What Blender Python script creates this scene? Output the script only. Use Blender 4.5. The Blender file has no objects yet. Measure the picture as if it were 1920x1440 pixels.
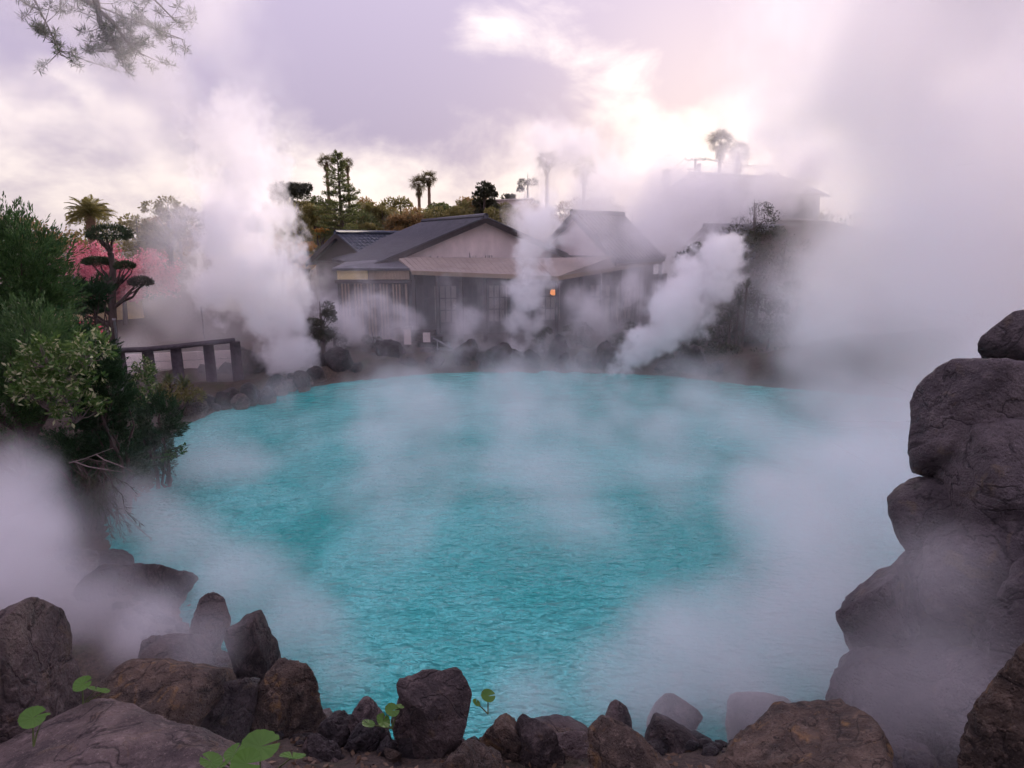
import bpy, math, random, time
import numpy as np
from mathutils import Vector, Matrix
T0 = time.time()
S = bpy.context.scene
COL = S.collection
rnd = random.Random(7)
RNG = np.random.default_rng(11)

# ------------------------------------------------------------ camera, sky, sun, exposure
PITCH = math.radians(12.7)
EYE = Vector((0, 0, 5.0))
FPX = 1200.0                       # focal length in pixels of the 1920 wide photograph
cam = bpy.data.objects.new('camera', bpy.data.cameras.new('camera'))
COL.objects.link(cam); S.camera = cam
cam.location = EYE
cam.rotation_euler = (math.pi / 2 - PITCH, 0, 0)
cam.data.angle = 2 * math.atan(960 / FPX)
cam.data.clip_start = .05; cam.data.clip_end = 5000

SUN_AZ, SUN_EL = math.radians(16), math.radians(11)      # azimuth right of the view direction (+Y)
SUN_DIR = Vector((math.sin(SUN_AZ) * math.cos(SUN_EL), math.cos(SUN_AZ) * math.cos(SUN_EL), math.sin(SUN_EL)))
sl = bpy.data.lights.new('sun', 'SUN'); sl.energy = 2.3; sl.angle = math.radians(14); sl.color = (1, .85, .74)
so = bpy.data.objects.new('sun', sl); COL.objects.link(so)
so.rotation_euler = (-SUN_DIR).to_track_quat('-Z', 'Y').to_euler()

def nd(nt, t, **kw):
    n = nt.nodes.new(t)
    for k, v in kw.items():
        if k in n.inputs.keys(): n.inputs[k].default_value = v
        else: setattr(n, k, v)
    return n
def mathn(nt, op, a, b=None, c=None, clamp=False):
    n = nt.nodes.new('ShaderNodeMath'); n.operation = op; n.use_clamp = clamp
    for i, v in enumerate((a, b, c)):
        if v is None: continue
        if isinstance(v, (int, float)): n.inputs[i].default_value = v
        else: nt.links.new(v, n.inputs[i])
    return n.outputs[0]
def mix(nt, f, a, b):
    n = nt.nodes.new('ShaderNodeMix'); n.data_type = 'RGBA'
    for s, v in ((n.inputs[0], f), (n.inputs[6], a), (n.inputs[7], b)):
        if isinstance(v, (int, float)): s.default_value = v
        elif isinstance(v, tuple): s.default_value = (*v, 1) if len(v) == 3 else v
        else: nt.links.new(v, s)
    return n.outputs[2]
def maprange(nt, v, a, b, c=0., d=1., smooth=False):
    n = nt.nodes.new('ShaderNodeMapRange')
    if smooth: n.interpolation_type = 'SMOOTHSTEP'
    nt.links.new(v, n.inputs[0])
    for i, x in enumerate((a, b, c, d)): n.inputs[i + 1].default_value = x
    return n.outputs[0]
def noise(nt, vec, scale, detail=4, rough=.55, dist=0., vscale=None):
    if vscale:
        mp = nt.nodes.new('ShaderNodeMapping'); mp.inputs['Scale'].default_value = vscale
        nt.links.new(vec, mp.inputs[0]); vec = mp.outputs[0]
    n = nt.nodes.new('ShaderNodeTexNoise')
    n.inputs['Scale'].default_value = scale; n.inputs['Detail'].default_value = detail
    n.inputs['Roughness'].default_value = rough; n.inputs['Distortion'].default_value = dist
    nt.links.new(vec, n.inputs['Vector'])
    return n.outputs[0]

W = bpy.data.worlds.new('World'); S.world = W; W.use_nodes = True
nt = W.node_tree; bg = nt.nodes['Background']
tc = nd(nt, 'ShaderNodeTexCoord').outputs['Generated']
sky = nd(nt, 'ShaderNodeTexSky', sky_type='NISHITA', sun_disc=False)
sky.sun_elevation = SUN_EL; sky.sun_rotation = SUN_AZ; sky.dust_density = 3
sep = nd(nt, 'ShaderNodeSeparateXYZ'); nt.links.new(tc, sep.inputs[0])
el = sep.outputs[2]
n1 = noise(nt, tc, 3.4, 7, .55, .35, (1, 1, 1.5))
n2 = noise(nt, tc, 6.5, 6, .6, .4, (1, 1, 1.6))
cl = mathn(nt, 'ADD', mathn(nt, 'MULTIPLY', n1, .80), mathn(nt, 'MULTIPLY', n2, .32))
cl = mathn(nt, 'SUBTRACT', cl, mathn(nt, 'MULTIPLY', maprange(nt, el, .04, .33), .34))
cl = maprange(nt, cl, .34, .66, 0, 1, True)
cloud = mix(nt, cl, (.185, .158, .216), (.49, .425, .395))
dt = nd(nt, 'ShaderNodeVectorMath', operation='DOT_PRODUCT'); nt.links.new(tc, dt.inputs[0]); dt.inputs[1].default_value = SUN_DIR
glow = mathn(nt, 'POWER', mathn(nt, 'MAXIMUM', dt.outputs['Value'], 0.), 55.)
glow = mathn(nt, 'MULTIPLY', glow, maprange(nt, cl, 0, 1, .15, 1.))
cloud = mix(nt, mathn(nt, 'MULTIPLY', glow, .35), cloud, (.95, .80, .64))
# an overcast sky grows evenly brighter towards the zenith
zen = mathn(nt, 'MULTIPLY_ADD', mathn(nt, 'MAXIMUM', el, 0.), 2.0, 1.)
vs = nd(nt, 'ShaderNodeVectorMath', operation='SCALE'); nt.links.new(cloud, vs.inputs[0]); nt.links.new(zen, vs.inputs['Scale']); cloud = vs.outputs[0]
skys = mix(nt, .025, (0, 0, 0), sky.outputs[0])
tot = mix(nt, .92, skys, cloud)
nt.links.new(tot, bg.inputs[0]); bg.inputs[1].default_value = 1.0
W.cycles.sampling_method = 'MANUAL'; W.cycles.sample_map_resolution = 512

S.view_settings.view_transform = 'Standard'; S.view_settings.look = 'None'
S.view_settings.exposure = 1.18; S.view_settings.gamma = 1; S.view_settings.use_curve_mapping = False
CY = S.cycles
CY.use_adaptive_sampling = True; CY.adaptive_threshold = .08; CY.adaptive_min_samples = 16
CY.use_denoising = True
CY.max_bounces = 26; CY.diffuse_bounces = 3; CY.glossy_bounces = 2; CY.transmission_bounces = 3
CY.volume_bounces = 24; CY.transparent_max_bounces = 8
CY.volume_step_rate = 4.0; CY.volume_max_steps = 256
CY.sample_clamp_indirect = 4

# ------------------------------------------------------------ helpers
Fw = Vector((0, math.cos(PITCH), -math.sin(PITCH))); Up = Vector((0, math.sin(PITCH), math.cos(PITCH)))
def ray(px, py):
    return Fw + Vector((1, 0, 0)) * ((px - 960) / FPX) + Up * ((720 - py) / FPX)
def at(px, py, Y):                # the place on that line of sight that lies Y metres out
    d = ray(px, py); return EYE + d * (Y / d.y)
def ongr(px, py, z):              # the place on that line of sight at height z
    d = ray(px, py); return EYE + d * ((z - EYE.z) / d.z)
def mpp(px, py, Y):               # metres per photograph pixel at that place
    return (Y / ray(px, py).y) / FPX

def tag(o, label=None, cat=None, group=None, kind=None):
    if label: o['label'] = label
    if cat: o['category'] = cat
    if group: o['group'] = group
    if kind: o['kind'] = kind
    return o
def thing(name, loc, label, cat, group=None, rz=0, kind=None):
    o = bpy.data.objects.new(name, None); COL.objects.link(o)
    o.empty_display_size = .2
    o.location = loc; o.rotation_euler = (0, 0, rz)
    return tag(o, label, cat, group, kind)
def addobj(name, me, parent=None, loc=(0, 0, 0), rot=(0, 0, 0), sc=(1, 1, 1)):
    o = bpy.data.objects.new(name, me); COL.objects.link(o)
    o.location = loc; o.rotation_euler = rot; o.scale = sc
    if parent: o.parent = parent
    return o
def mesh(name, V, F, mat, smooth=False):
    me = bpy.data.meshes.new(name)
    V = np.asarray(V, dtype=np.float32).reshape(-1, 3)
    if isinstance(F, np.ndarray):
        k = F.shape[1]
        me.vertices.add(len(V)); me.vertices.foreach_set('co', V.ravel())
        me.loops.add(F.size); me.loops.foreach_set('vertex_index', F.astype(np.int32).ravel())
        me.polygons.add(len(F)); me.polygons.foreach_set('loop_start', np.arange(len(F), dtype=np.int32) * k)
        me.update(calc_edges=True)
    else:
        me.from_pydata(V.tolist(), [], F)
    if smooth: me.polygons.foreach_set('use_smooth', [True] * len(me.polygons))
    me.materials.append(mat); me.update()
    return me
class MB:
    """collects boxes, slabs and tubes into one mesh"""
    def __init__(s): s.v = []; s.f = []
    def add(s, V, F):
        b = len(s.v); s.v += [tuple(p) for p in V]; s.f += [tuple(i + b for i in f) for f in F]; return s
    def box(s, c, d, rz=0):
        x, y, z = d[0] / 2, d[1] / 2, d[2] / 2; ca, sa = math.cos(rz), math.sin(rz)
        V = [(c[0] + i * x * ca - j * y * sa, c[1] + i * x * sa + j * y * ca, c[2] + k * z) for k in (-1, 1) for j in (-1, 1) for i in (-1, 1)]
        return s.add(V, [(0, 2, 3, 1), (4, 5, 7, 6), (0, 1, 5, 4), (2, 6, 7, 3), (0, 4, 6, 2), (1, 3, 7, 5)])
    def prism(s, pts, off):
        """polygon of 3D points extruded by the vector off"""
        n = len(pts); off = Vector(off)
        V = [Vector(p) for p in pts] + [Vector(p) + off for p in pts]
        F = [tuple(range(n))[::-1], tuple(range(n, 2 * n))] + [(i, (i + 1) % n, n + (i + 1) % n, n + i) for i in range(n)]
        return s.add(V, F)
    def tube(s, P, R, seg=8, cap=True):
        P = [Vector(p) for p in P]; n = len(P); V = []; F = []
        up = Vector((0, 0, 1))
        for i in range(n):
            t = (P[min(i + 1, n - 1)] - P[max(i - 1, 0)]).normalized()
            a = t.cross(up if abs(t.z) < .9 else Vector((1, 0, 0))).normalized(); b = t.cross(a)
            r = R[i] if isinstance(R, (list, tuple)) else R
            for k in range(seg):
                an = 2 * math.pi * k / seg
                V.append(P[i] + (a * math.cos(an) + b * math.sin(an)) * r)
        for i in range(n - 1):
            for k in range(seg):
                k2 = (k + 1) % seg
                F.append((i * seg + k, i * seg + k2, (i + 1) * seg + k2, (i + 1) * seg + k))
        if cap:
            F.append(tuple(range(seg))); F.append(tuple(range((n - 1) * seg, n * seg))[::-1])
        return s.add(V, F)
    def obj(s, name, mat, parent=None, smooth=False, loc=(0, 0, 0)):
        return addobj(name, mesh(name, s.v, s.f, mat, smooth), parent, loc)

# value noise in numpy
_perm = RNG.random(4096 * 2).astype(np.float32)
def vnoise(P, seed=0):
    P = np.asarray(P, dtype=np.float64) + seed * 17.31 + 1000
    i = np.floor(P).astype(np.int64); f = P - i; f = f * f * (3 - 2 * f)
    def h(a, b, c): return _perm[((a * 73856093) ^ (b * 19349663) ^ (c * 83492791)) & 4095]
    x, y, z = i[:, 0], i[:, 1], i[:, 2]; u, v, w = f[:, 0], f[:, 1], f[:, 2]
    l = lambda a, b, t: a + (b - a) * t
    r0 = l(l(h(x, y, z), h(x + 1, y, z), u), l(h(x, y + 1, z), h(x + 1, y + 1, z), u), v)
    r1 = l(l(h(x, y, z + 1), h(x + 1, y, z + 1), u), l(h(x, y + 1, z + 1), h(x + 1, y + 1, z + 1), u), v)
    return l(r0, r1, w) - .5
def fbm(P, oct=4, seed=0, gain=.5, lac=2.03):
    P = np.asarray(P, dtype=np.float64); o = 0; a = 1
    for k in range(oct): o = o + a * vnoise(P, seed + k * 3); P = P * lac; a *= gain
    return o

# ------------------------------------------------------------ materials
MATS = {}
def material(name):
    m = bpy.data.materials.new(name); m.use_nodes = True; MATS[name] = m
    nt = m.node_tree; p = nt.nodes['Principled BSDF']
    return m, nt, p
def bump(nt, p, h, strength=.5, dist=.05):
    b = nt.nodes.new('ShaderNodeBump'); b.inputs['Strength'].default_value = strength; b.inputs['Distance'].default_value = dist
    nt.links.new(h, b.inputs['Height']); nt.links.new(b.outputs[0], p.inputs['Normal'])
def coords(nt, which='Object'): return nd(nt, 'ShaderNodeTexCoord').outputs[which]
def worldpos(nt): return nd(nt, 'ShaderNodeNewGeometry').outputs['Position']

def rock_mat(name, dark, mid, light, ochre, sc=1., pits=.5, rough=.75):
    dark, mid, light, ochre = (tuple(x * 1.05 for x in c) for c in (dark, mid, light, ochre))
    m, nt, p = material(name)
    v = worldpos(nt)
    a = noise(nt, v, 1.6 * sc, 6, .6, .5); b = noise(nt, v, 9 * sc, 6, .65); c = noise(nt, v, 55 * sc, 4, .7)
    col = mix(nt, maprange(nt, a, .35, .65, 0, 1, True), dark, mid)
    col = mix(nt, maprange(nt, b, .48, .75, 0, .8, True), col, light)
    o = noise(nt, v, 3.1 * sc, 5, .6, 1.)
    col = mix(nt, maprange(nt, o, .56, .72, 0, .65, True), col, ochre)
    col = mix(nt, maprange(nt, c, .60, .74, 0, .55), col, tuple(min(1, x * 2.1) for x in light))
    col = mix(nt, maprange(nt, c, .44, .30, 0, .6), col, tuple(x * .35 for x in dark))
    oi = nd(nt, 'ShaderNodeObjectInfo')
    br = nd(nt, 'ShaderNodeVectorMath', operation='SCALE'); nt.links.new(col, br.inputs[0]); nt.links.new(maprange(nt, oi.outputs['Random'], 0, 1, .72, 1.38), br.inputs['Scale']); col = br.outputs[0]
    # cracks, and a pale mineral crust along the waterline
    ck = mathn(nt, 'ABSOLUTE', mathn(nt, 'SUBTRACT', noise(nt, v, 1.9 * sc, 4, .55, .6), .5))
    col = mix(nt, maprange(nt, ck, .0, .018, .75, 0), col, tuple(x * .25 for x in dark))
    sz = nd(nt, 'ShaderNodeSeparateXYZ'); nt.links.new(v, sz.inputs[0])
    zz = mathn(nt, 'ADD', sz.outputs[2], mathn(nt, 'MULTIPLY', mathn(nt, 'SUBTRACT', a, .5), .25))
    col = mix(nt, maprange(nt, zz, .22, .05, 0, .55, True), col, (.30, .235, .20))
    nt.links.new(col, p.inputs['Base Color'])
    vo = nd(nt, 'ShaderNodeTexVoronoi', Scale=26 * sc, Randomness=1.); nt.links.new(v, vo.inputs['Vector'])
    pit = maprange(nt, vo.outputs['Distance'], .05, .45, 0, 1, True)
    h = mathn(nt, 'ADD', mathn(nt, 'ADD', mathn(nt, 'MULTIPLY', b, 1.5), mathn(nt, 'MULTIPLY', maprange(nt, ck, 0, .03), .25)), mathn(nt, 'ADD', mathn(nt, 'MULTIPLY', c, .35), mathn(nt, 'MULTIPLY', pit, .30 * pits)))
    bump(nt, p, h, 1., .085 / sc)
    p.inputs['Roughness'].default_value = rough; p.inputs['Specular IOR Level'].default_value = .35
    return m
ROCK = rock_mat('weathered rock', (.052, .039, .038), (.13, .096, .088), (.215, .165, .15), (.19, .125, .07))
ROCKD = rock_mat('dark wet rock', (.026, .021, .023), (.060, .047, .046), (.11, .088, .082), (.11, .08, .045), rough=.5)
ROCKB = rock_mat('brown rough rock', (.042, .030, .024), (.125, .086, .062), (.21, .155, .12), (.30, .165, .055), 1.5, 1.)
ROCKS = rock_mat('smooth boulder', (.056, .045, .050), (.108, .088, .092), (.16, .132, .132), (.17, .125, .08), 1., .6)

def leaf_mat(name, c1, c2, trans=.35, rough=.55, spec=.3, odd=None):
    m, nt, p = material(name)
    g = nd(nt, 'ShaderNodeNewGeometry'); r = g.outputs['Random Per Island']
    col = mix(nt, r, c1, c2)
    a = noise(nt, g.outputs['Position'], 1.3, 3)
    col = mix(nt, maprange(nt, a, .38, .64, 0, .45, True), col, tuple(x * .5 for x in c1))
    if odd: col = mix(nt, mathn(nt, 'GREATER_THAN', mathn(nt, 'FRACT', mathn(nt, 'MULTIPLY', r, 37.7)), .82), col, odd)
    nt.links.new(col, p.inputs['Base Color'])
    p.inputs['Roughness'].default_value = rough; p.inputs['Specular IOR Level'].default_value = spec
    t = nt.nodes.new('ShaderNodeBsdfTranslucent'); nt.links.new(col, t.inputs[0])
    ms = nt.nodes.new('ShaderNodeMixShader'); ms.inputs[0].default_value = trans
    nt.links.new(p.outputs[0], ms.inputs[1]); nt.links.new(t.outputs[0], ms.inputs[2])
    nt.links.new(ms.outputs[0], nt.nodes['Material Output'].inputs[0])
    return m
L_JUN = leaf_mat('juniper needles', (.035, .085, .028), (.10, .18, .055), .3)
L_CON = leaf_mat('dark conifer needles', (.018, .045, .020), (.045, .095, .036), .25)
L_PINE = leaf_mat('pine needles', (0.0319, 0.0522, 0.0261), (0.0725, 0.102, 0.0464), .25)
L_CEDAR = leaf_mat('cedar needles', (.075, .105, .038), (.19, .20, .065), .4)
L_SHRUB = leaf_mat('glossy shrub leaves', (.055, .125, .025), (.15, .235, .06), .35, .4, .35, (.42, .42, .24))  # a random share of the leaves is paler
L_BRN = leaf_mat('bronze leaves', (.24, .145, .06), (.38, .26, .11), .45)
L_OLV = leaf_mat('olive leaves', (.15, .145, .05), (.30, .25, .09), .45)
L_ORG = leaf_mat('autumn leaves', (0.522, 0.217, 0.0508), (0.435, 0.319, 0.087), .5)
L_DARK = leaf_mat('dark leaves', (0.0406, 0.0464, 0.029), (0.087, 0.087, 0.0493), .3)
L_PINK = leaf_mat('cherry petals', (0.651, 0.168, 0.231), (0.84, 0.399, 0.441), .4)
L_RED = leaf_mat('red petals', (0.7, 0.08, 0.13), (0.78, 0.2, 0.26), .4)
L_PALM = leaf_mat('palm leaf', (0.145, 0.145, 0.0508), (0.319, 0.275, 0.0943), .4, .4)
L_FAN = leaf_mat('fan palm leaf', (0.109, 0.102, 0.0522), (0.217, 0.181, 0.087), .35, .5)
L_DRY = leaf_mat('dry leaf', (.12, .07, .042), (.25, .17, .11), .2)
L_GREY = leaf_mat('grey twig needles', (0.087, 0.0841, 0.0725), (0.189, 0.174, 0.145), .2)
L_BROAD = leaf_mat('broad green leaf', (.055, .15, .012), (.10, .22, .02), .35, .4, .4)
L_SPIKE = leaf_mat('spiky leaf', (0.0725, 0.109, 0.0406), (0.189, 0.203, 0.0943), .3, .4)

bn = L_BROAD.node_tree; bp = bn.nodes['Principled BSDF']
so_ = nd(bn, 'ShaderNodeSeparateXYZ'); bn.links.new(coords(bn), so_.inputs[0])
ang_ = mathn(bn, 'ARCTAN2', so_.outputs[1], so_.outputs[0])
bump(bn, bp, mathn(bn, 'ABSOLUTE', mathn(bn, 'SINE', mathn(bn, 'MULTIPLY', ang_, 6.))), .2, .02)
def simple(name, c, rough=.7, sc=8, var=.35, bmp=.3, vscale=None, spec=.3, dist=.02):
    m, nt, p = material(name)
    v = coords(nt); a = noise(nt, v, sc, 6, .6, .2, vscale)
    col = mix(nt, maprange(nt, a, .3, .7), tuple(x * (1 - var) for x in c), tuple(min(1, x * (1 + var)) for x in c))
    b = noise(nt, worldpos(nt), .9, 4)
    col = mix(nt, maprange(nt, b, .4, .7, 0, .5), col, tuple(x * .6 for x in c))
    nt.links.new(col, p.inputs['Base Color']); p.inputs['Roughness'].default_value = rough
    p.inputs['Specular IOR Level'].default_value = spec
    bump(nt, p, a, bmp, dist)
    return m
BARK = simple('bark', (.085, .062, .055), .9, 14, .5, .8, (1, 1, .25))
BARKP = simple('pale twig bark', (.19, .15, .14), .9, 14, .4, .4)
PALMB = simple('palm trunk', (.20, .13, .085), .9, 10, .5, .9, (.6, .6, 3))
WOODD = simple('dark weathered wood', (.045, .036, .036), .8, 6, .4, .4, (4, 4, .5))
WOODT = simple('tan wood', (.24, .18, .125), .8, 6, .3, .3, (4, 4, .5))
TILE = simple('dark roof tile', (.055, .055, .066), .5, 5, .35, .2)
TILEB = simple('slate blue roof tile', (.050, .060, .082), .5, 5, .3, .2)
PENT = simple('worn pale metal roofing', (.30, .24, .20), .55, 2.2, .22, .15, (1, 3, 1))
PLAST = simple('pale plaster', (.58, .48, .46), .85, 1.4, .18, .1, (1, 1, .4))
CREAM = simple('cream plaster', (.62, .50, .27), .8, 2, .15, .1)
BOARD = simple('pale painted board', (.74, .64, .60), .7, 5, .1, .1, (.4, 3, 3))
CONC = simple('grey weathered post', (.085, .07, .08), .85, 9, .4, .5)
METAL = simple('dull metal', (.28, .26, .27), .5, 9, .2, .1)
SHOJI = simple('paper window', (.30, .27, .24), .8, 3, .1, .05)
STEM = simple('green stem', (.12, .16, .05), .6, 9, .3, .2)
gm, gnt, gp = material('window glass'); gp.inputs['Base Color'].default_value = (.02, .02, .025, 1); gp.inputs['Roughness'].default_value = .08
GLASS = gm
lm, lnt, lp = material('lit paper lantern'); lp.inputs['Base Color'].default_value = (.7, .25, .08, 1)
lp.inputs['Emission Color'].default_value = (1, .33, .08, 1); lp.inputs['Emission Strength'].default_value = .45
LANT = lm

m, nt, p = material('soil'); SOIL = m
v = worldpos(nt); a = noise(nt, v, 1.1, 6, .6, .4); b = noise(nt, v, 16, 6, .7); c = noise(nt, v, 60, 3, .7)
col = mix(nt, maprange(nt, b, .35, .65), (.040, .028, .022), (.115, .082, .060))
col = mix(nt, maprange(nt, a, .52, .68, 0, .6, True), col, (.045, .055, .020))
col = mix(nt, maprange(nt, c, .58, .72, 0, .6), col, (.20, .15, .12))
nt.links.new(col, p.inputs['Base Color']); p.inputs['Roughness'].default_value = .95
bump(nt, p, mathn(nt, 'ADD', b, mathn(nt, 'MULTIPLY', c, .5)), 1., .06)

m, nt, p = material('hot spring water'); WATER = m
v = worldpos(nt)
a = noise(nt, v, .20, 5, .6, .8)
col = mix(nt, maprange(nt, a, .36, .64, 0, 1, True), (.020, .42, .385), (.15, .64, .60))
nt.links.new(col, p.inputs['Base Color'])
p.inputs['Roughness'].default_value = .07; p.inputs['IOR'].default_value = 1.33; p.inputs['Specular IOR Level'].default_value = .5
w1 = noise(nt, v, 2.7, 2, .45, .3, (1, 2.1, 1)); w2 = noise(nt, v, 7.0, 2, .5, .2, (1, 1.9, 1)); w3 = noise(nt, v, .6, 2, .5)
hh = mathn(nt, 'ADD', mathn(nt, 'MULTIPLY', w1, 1.), mathn(nt, 'ADD', mathn(nt, 'MULTIPLY', w2, .55), mathn(nt, 'MULTIPLY', w3, 1.0)))
bump(nt, p, hh, 1., .5)

def steam_mat(name, col, aniso):
    m = bpy.data.materials.new(name); m.use_nodes = True; t = m.node_tree; t.nodes.clear()
    o = t.nodes.new('ShaderNodeOutputMaterial'); pv = t.nodes.new('ShaderNodeVolumePrincipled')
    pv.inputs['Color'].default_value = (*col, 1); pv.inputs['Density'].default_value = 1.
    pv.inputs['Anisotropy'].default_value = aniso
    t.links.new(pv.outputs[0], o.inputs['Volume']); return m
STEAM = steam_mat('steam', (.999, .994, .999), .15)

# ------------------------------------------------------------ ground and water
POOLPX = [(450, 752), (520, 738), (600, 724), (690, 712), (780, 704), (900, 697), (1020, 696), (1140, 699), (1260, 706), (1400, 722)]
pool = [ongr(x, y, 0).to_2d() for x, y in POOLPX]
pool += [Vector(p) for p in ((12.6, 20.0), (13.2, 16), (12, 12), (9.2, 8.2), (6.6, 6.6), (4.6, 5.9), (2.2, 5.5), (0, 5.4), (-1.5, 5.5))]
pool += [ongr(x, y, 0).to_2d() for x, y in ((520, 1290), (440, 1230), (360, 1170), (280, 1110), (215, 1040), (205, 975), (235, 915), (280, 855), (345, 800))]
PP = np.array([(p.x, p.y) for p in pool])
def pool_sd(X, Y):
    P = np.stack([X.ravel(), Y.ravel()], 1); best = np.full(len(P), 1e9); ins = np.zeros(len(P), bool)
    for i in range(len(PP)):
        a, b = PP[i], PP[(i + 1) % len(PP)]; ab = b - a
        t = np.clip(((P - a) @ ab) / (ab @ ab), 0, 1)
        best = np.minimum(best, np.linalg.norm(P - (a + t[:, None] * ab), axis=1))
        c = (a[1] > P[:, 1]) != (b[1] > P[:, 1])
        with np.errstate(divide='ignore', invalid='ignore'):
            xi = (b[0] - a[0]) * (P[:, 1] - a[1]) / (b[1] - a[1]) + a[0]
        ins ^= c & (P[:, 0] < xi)
    return np.where(ins, -best, best).reshape(X.shape)
def sstep(a, b, x):
    t = np.clip((x - a) / (b - a), 0, 1); return t * t * (3 - 2 * t)
def height(X, Y):
    X = np.asarray(X, float); Y = np.asarray(Y, float); sh = X.shape
    d = pool_sd(X, Y)
    near = np.maximum(.15, 3.3 - .56 * Y)
    near = np.where(Y < 0, 3.3, near)
    far = .62 - .25 * sstep(-4, -8, X) * sstep(26, 23, Y) + .04 * np.clip(Y - 30, 0, 40)
    hill = 5.2 * sstep(6, 17, X) * sstep(22, 46, Y) * (1 - .8 * sstep(20, 34, X)) + 1.6 * sstep(7, 12, X) * (1 - sstep(20, 26, Y))
    left = .9 * sstep(-8, -13, X) * sstep(17, 14, Y)
    k = sstep(8.5, 5.5, Y) * (1 - .75 * sstep(-3.5, -7, X) * sstep(4.5, 6.5, Y))
    h = near * k + (far + hill + left) * (1 - k)
    b = np.stack([X.ravel(), Y.ravel(), np.zeros(X.size)], 1)
    h = h + fbm(b * .9, 4, 5).reshape(sh) * .22 * (1 - sstep(60, 120, np.hypot(X, Y)))
    z = -.7 + (.72) * sstep(-.9, .12, d)
    return np.where(d > .12, .02 + (h - .02) * sstep(.1, np.where(Y < 8, .55, 1.3), d), z)
def hgt(x, y): return float(height(np.array([x]), np.array([y]))[0])
xs = np.concatenate([[-1500, -500, -200, -100, -70], np.arange(-50, -16, 1.5), np.arange(-16, 16, .16), np.arange(16, 50, 1.5), [70, 100, 200, 500, 1500]])
ys = np.concatenate([[-300, -60, -20, -8], np.arange(-4, 10, .12), np.arange(10, 30, .3), np.arange(30, 90, 2.), [110, 160, 300, 700, 2000]])
GX, GY = np.meshgrid(xs, ys)
GZ = height(GX, GY)
nx, ny = len(xs), len(ys)
idx = np.arange(nx * ny).reshape(ny, nx)
F = np.stack([idx[:-1, :-1], idx[:-1, 1:], idx[1:, 1:], idx[1:, :-1]], -1).reshape(-1, 4)
tag(addobj('ground', mesh('ground', np.stack([GX, GY, GZ], -1), F, SOIL, True)), kind='structure')
# water: a sheet with low waves, reaching a little under the banks
wx = np.arange(-10.5, 15, .14); wy = np.arange(4.8, 27.2, .14); WX, WY = np.meshgrid(wx, wy)
sd = pool_sd(WX, WY)
B3 = np.stack([WX.ravel() * 1.0, WY.ravel() * 1.6, 0 * WX.ravel()], 1)
WZ = (fbm(B3 * .9, 3, 21) * .035 + fbm(B3 * 2.6, 2, 31) * .016).reshape(WX.shape)
keep = (sd[:-1, :-1] < .6)
idx = np.arange(WX.size).reshape(WX.shape)
F = np.stack([idx[:-1, :-1], idx[:-1, 1:], idx[1:, 1:], idx[1:, :-1]], -1)[keep]
used, inv = np.unique(F, return_inverse=True)
V = np.stack([WX.ravel(), WY.ravel(), WZ.ravel()], 1)[used]
tag(addobj('pool_water', mesh('pool_water', V, inv.reshape(-1, 4), WATER, True)), kind='structure')

# ------------------------------------------------------------ rocks
import bmesh
ICO = {}
def ico(n):
    if n not in ICO:
        bm = bmesh.new(); bmesh.ops.create_icosphere(bm, subdivisions=n, radius=1)
        bm.verts.ensure_lookup_table()
        V = np.array([v.co[:] for v in bm.verts]); F = np.array([[v.index for v in f.verts] for f in bm.faces]); bm.free()
        ICO[n] = (V / np.linalg.norm(V, axis=1)[:, None], F)
    return ICO[n]
def rock_mesh(name, dims, seed, mat, ang=.5, rough=.06, planes=13, sub=5, peak=0., world=1.):
    """ang 0 = rounded boulder, 1 = sharp broken block; dims = half sizes"""
    D, F = ico(sub); r = np.random.default_rng(seed)
    N = r.normal(size=(planes, 3)); N /= np.linalg.norm(N, axis=1)[:, None]
    H = r.uniform(.70, 1.0, planes)
    q = np.maximum(D @ N.T, 1e-3) / H                    # 1 / distance to each plane along D
    kpow = 6 + 26 * ang
    rad = (q ** kpow).sum(1) ** (-1 / kpow)
    rad = rad * ang + (1 - ang) * (rad * .4 + .6 * .9)
    V = D * np.minimum(rad, 1.5)[:, None]
    V /= np.abs(V).max(0)[None]
    if peak: V[:, :2] *= (1 - peak * np.clip(V[:, 2:3] * .5 + .5, 0, 1))
    V[:, :2] *= 1 + .22 * np.clip(-V[:, 2:3] - .15, 0, 1)
    V = V * np.array(dims)
    s = float(np.mean(dims))
    n = V / np.linalg.norm(V, axis=1)[:, None]
    k = 1.0 / s
    disp = fbm(V * 1.7 * k, 3, seed % 97) * 1.3 * rough + fbm(V * 4.5 * k, 6, seed % 89 + 7, .62) * rough * 1.1
    crack = np.abs(fbm(V * 2.3 * k * np.array([1, 1, 1.6]), 3, seed % 71 + 13))
    disp -= rough * .9 * np.exp(-(crack / .035) ** 2) * (.5 + .5 * ang)
    V = V + n * (disp * s)[:, None]
    return mesh(name, V, F, mat, True)
NROCK = [0]
def rock(px0, py0, px1, py1, Y, label, mat=ROCK, ang=.5, rough=.07, down=.35, depth=.85, sub=5, peak=0., seed=None, group=None, tilt=0., name='rock'):
    """rock that covers this box of the photograph, standing Y metres out and reaching further down than it shows"""
    NROCK[0] += 1; seed = seed or NROCK[0] * 13 + 5
    cx, cy = (px0 + px1) / 2, (py0 + py1) / 2
    m_ = mpp(cx, cy, Y); w = (px1 - px0) / 2 * m_; h = (py1 - py0) / 2 * m_ * 1.02
    h2 = h * (1 + down)
    c = at(cx, cy, Y)
    c = c + Vector((0, 0, -h * down))
    o = addobj(name, rock_mesh(name, (w, w * depth, h2), seed, mat, ang, rough, sub=sub, peak=peak), None, c, (tilt * .5, tilt, 0))
    return tag(o, label, 'rock', group)

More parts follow.
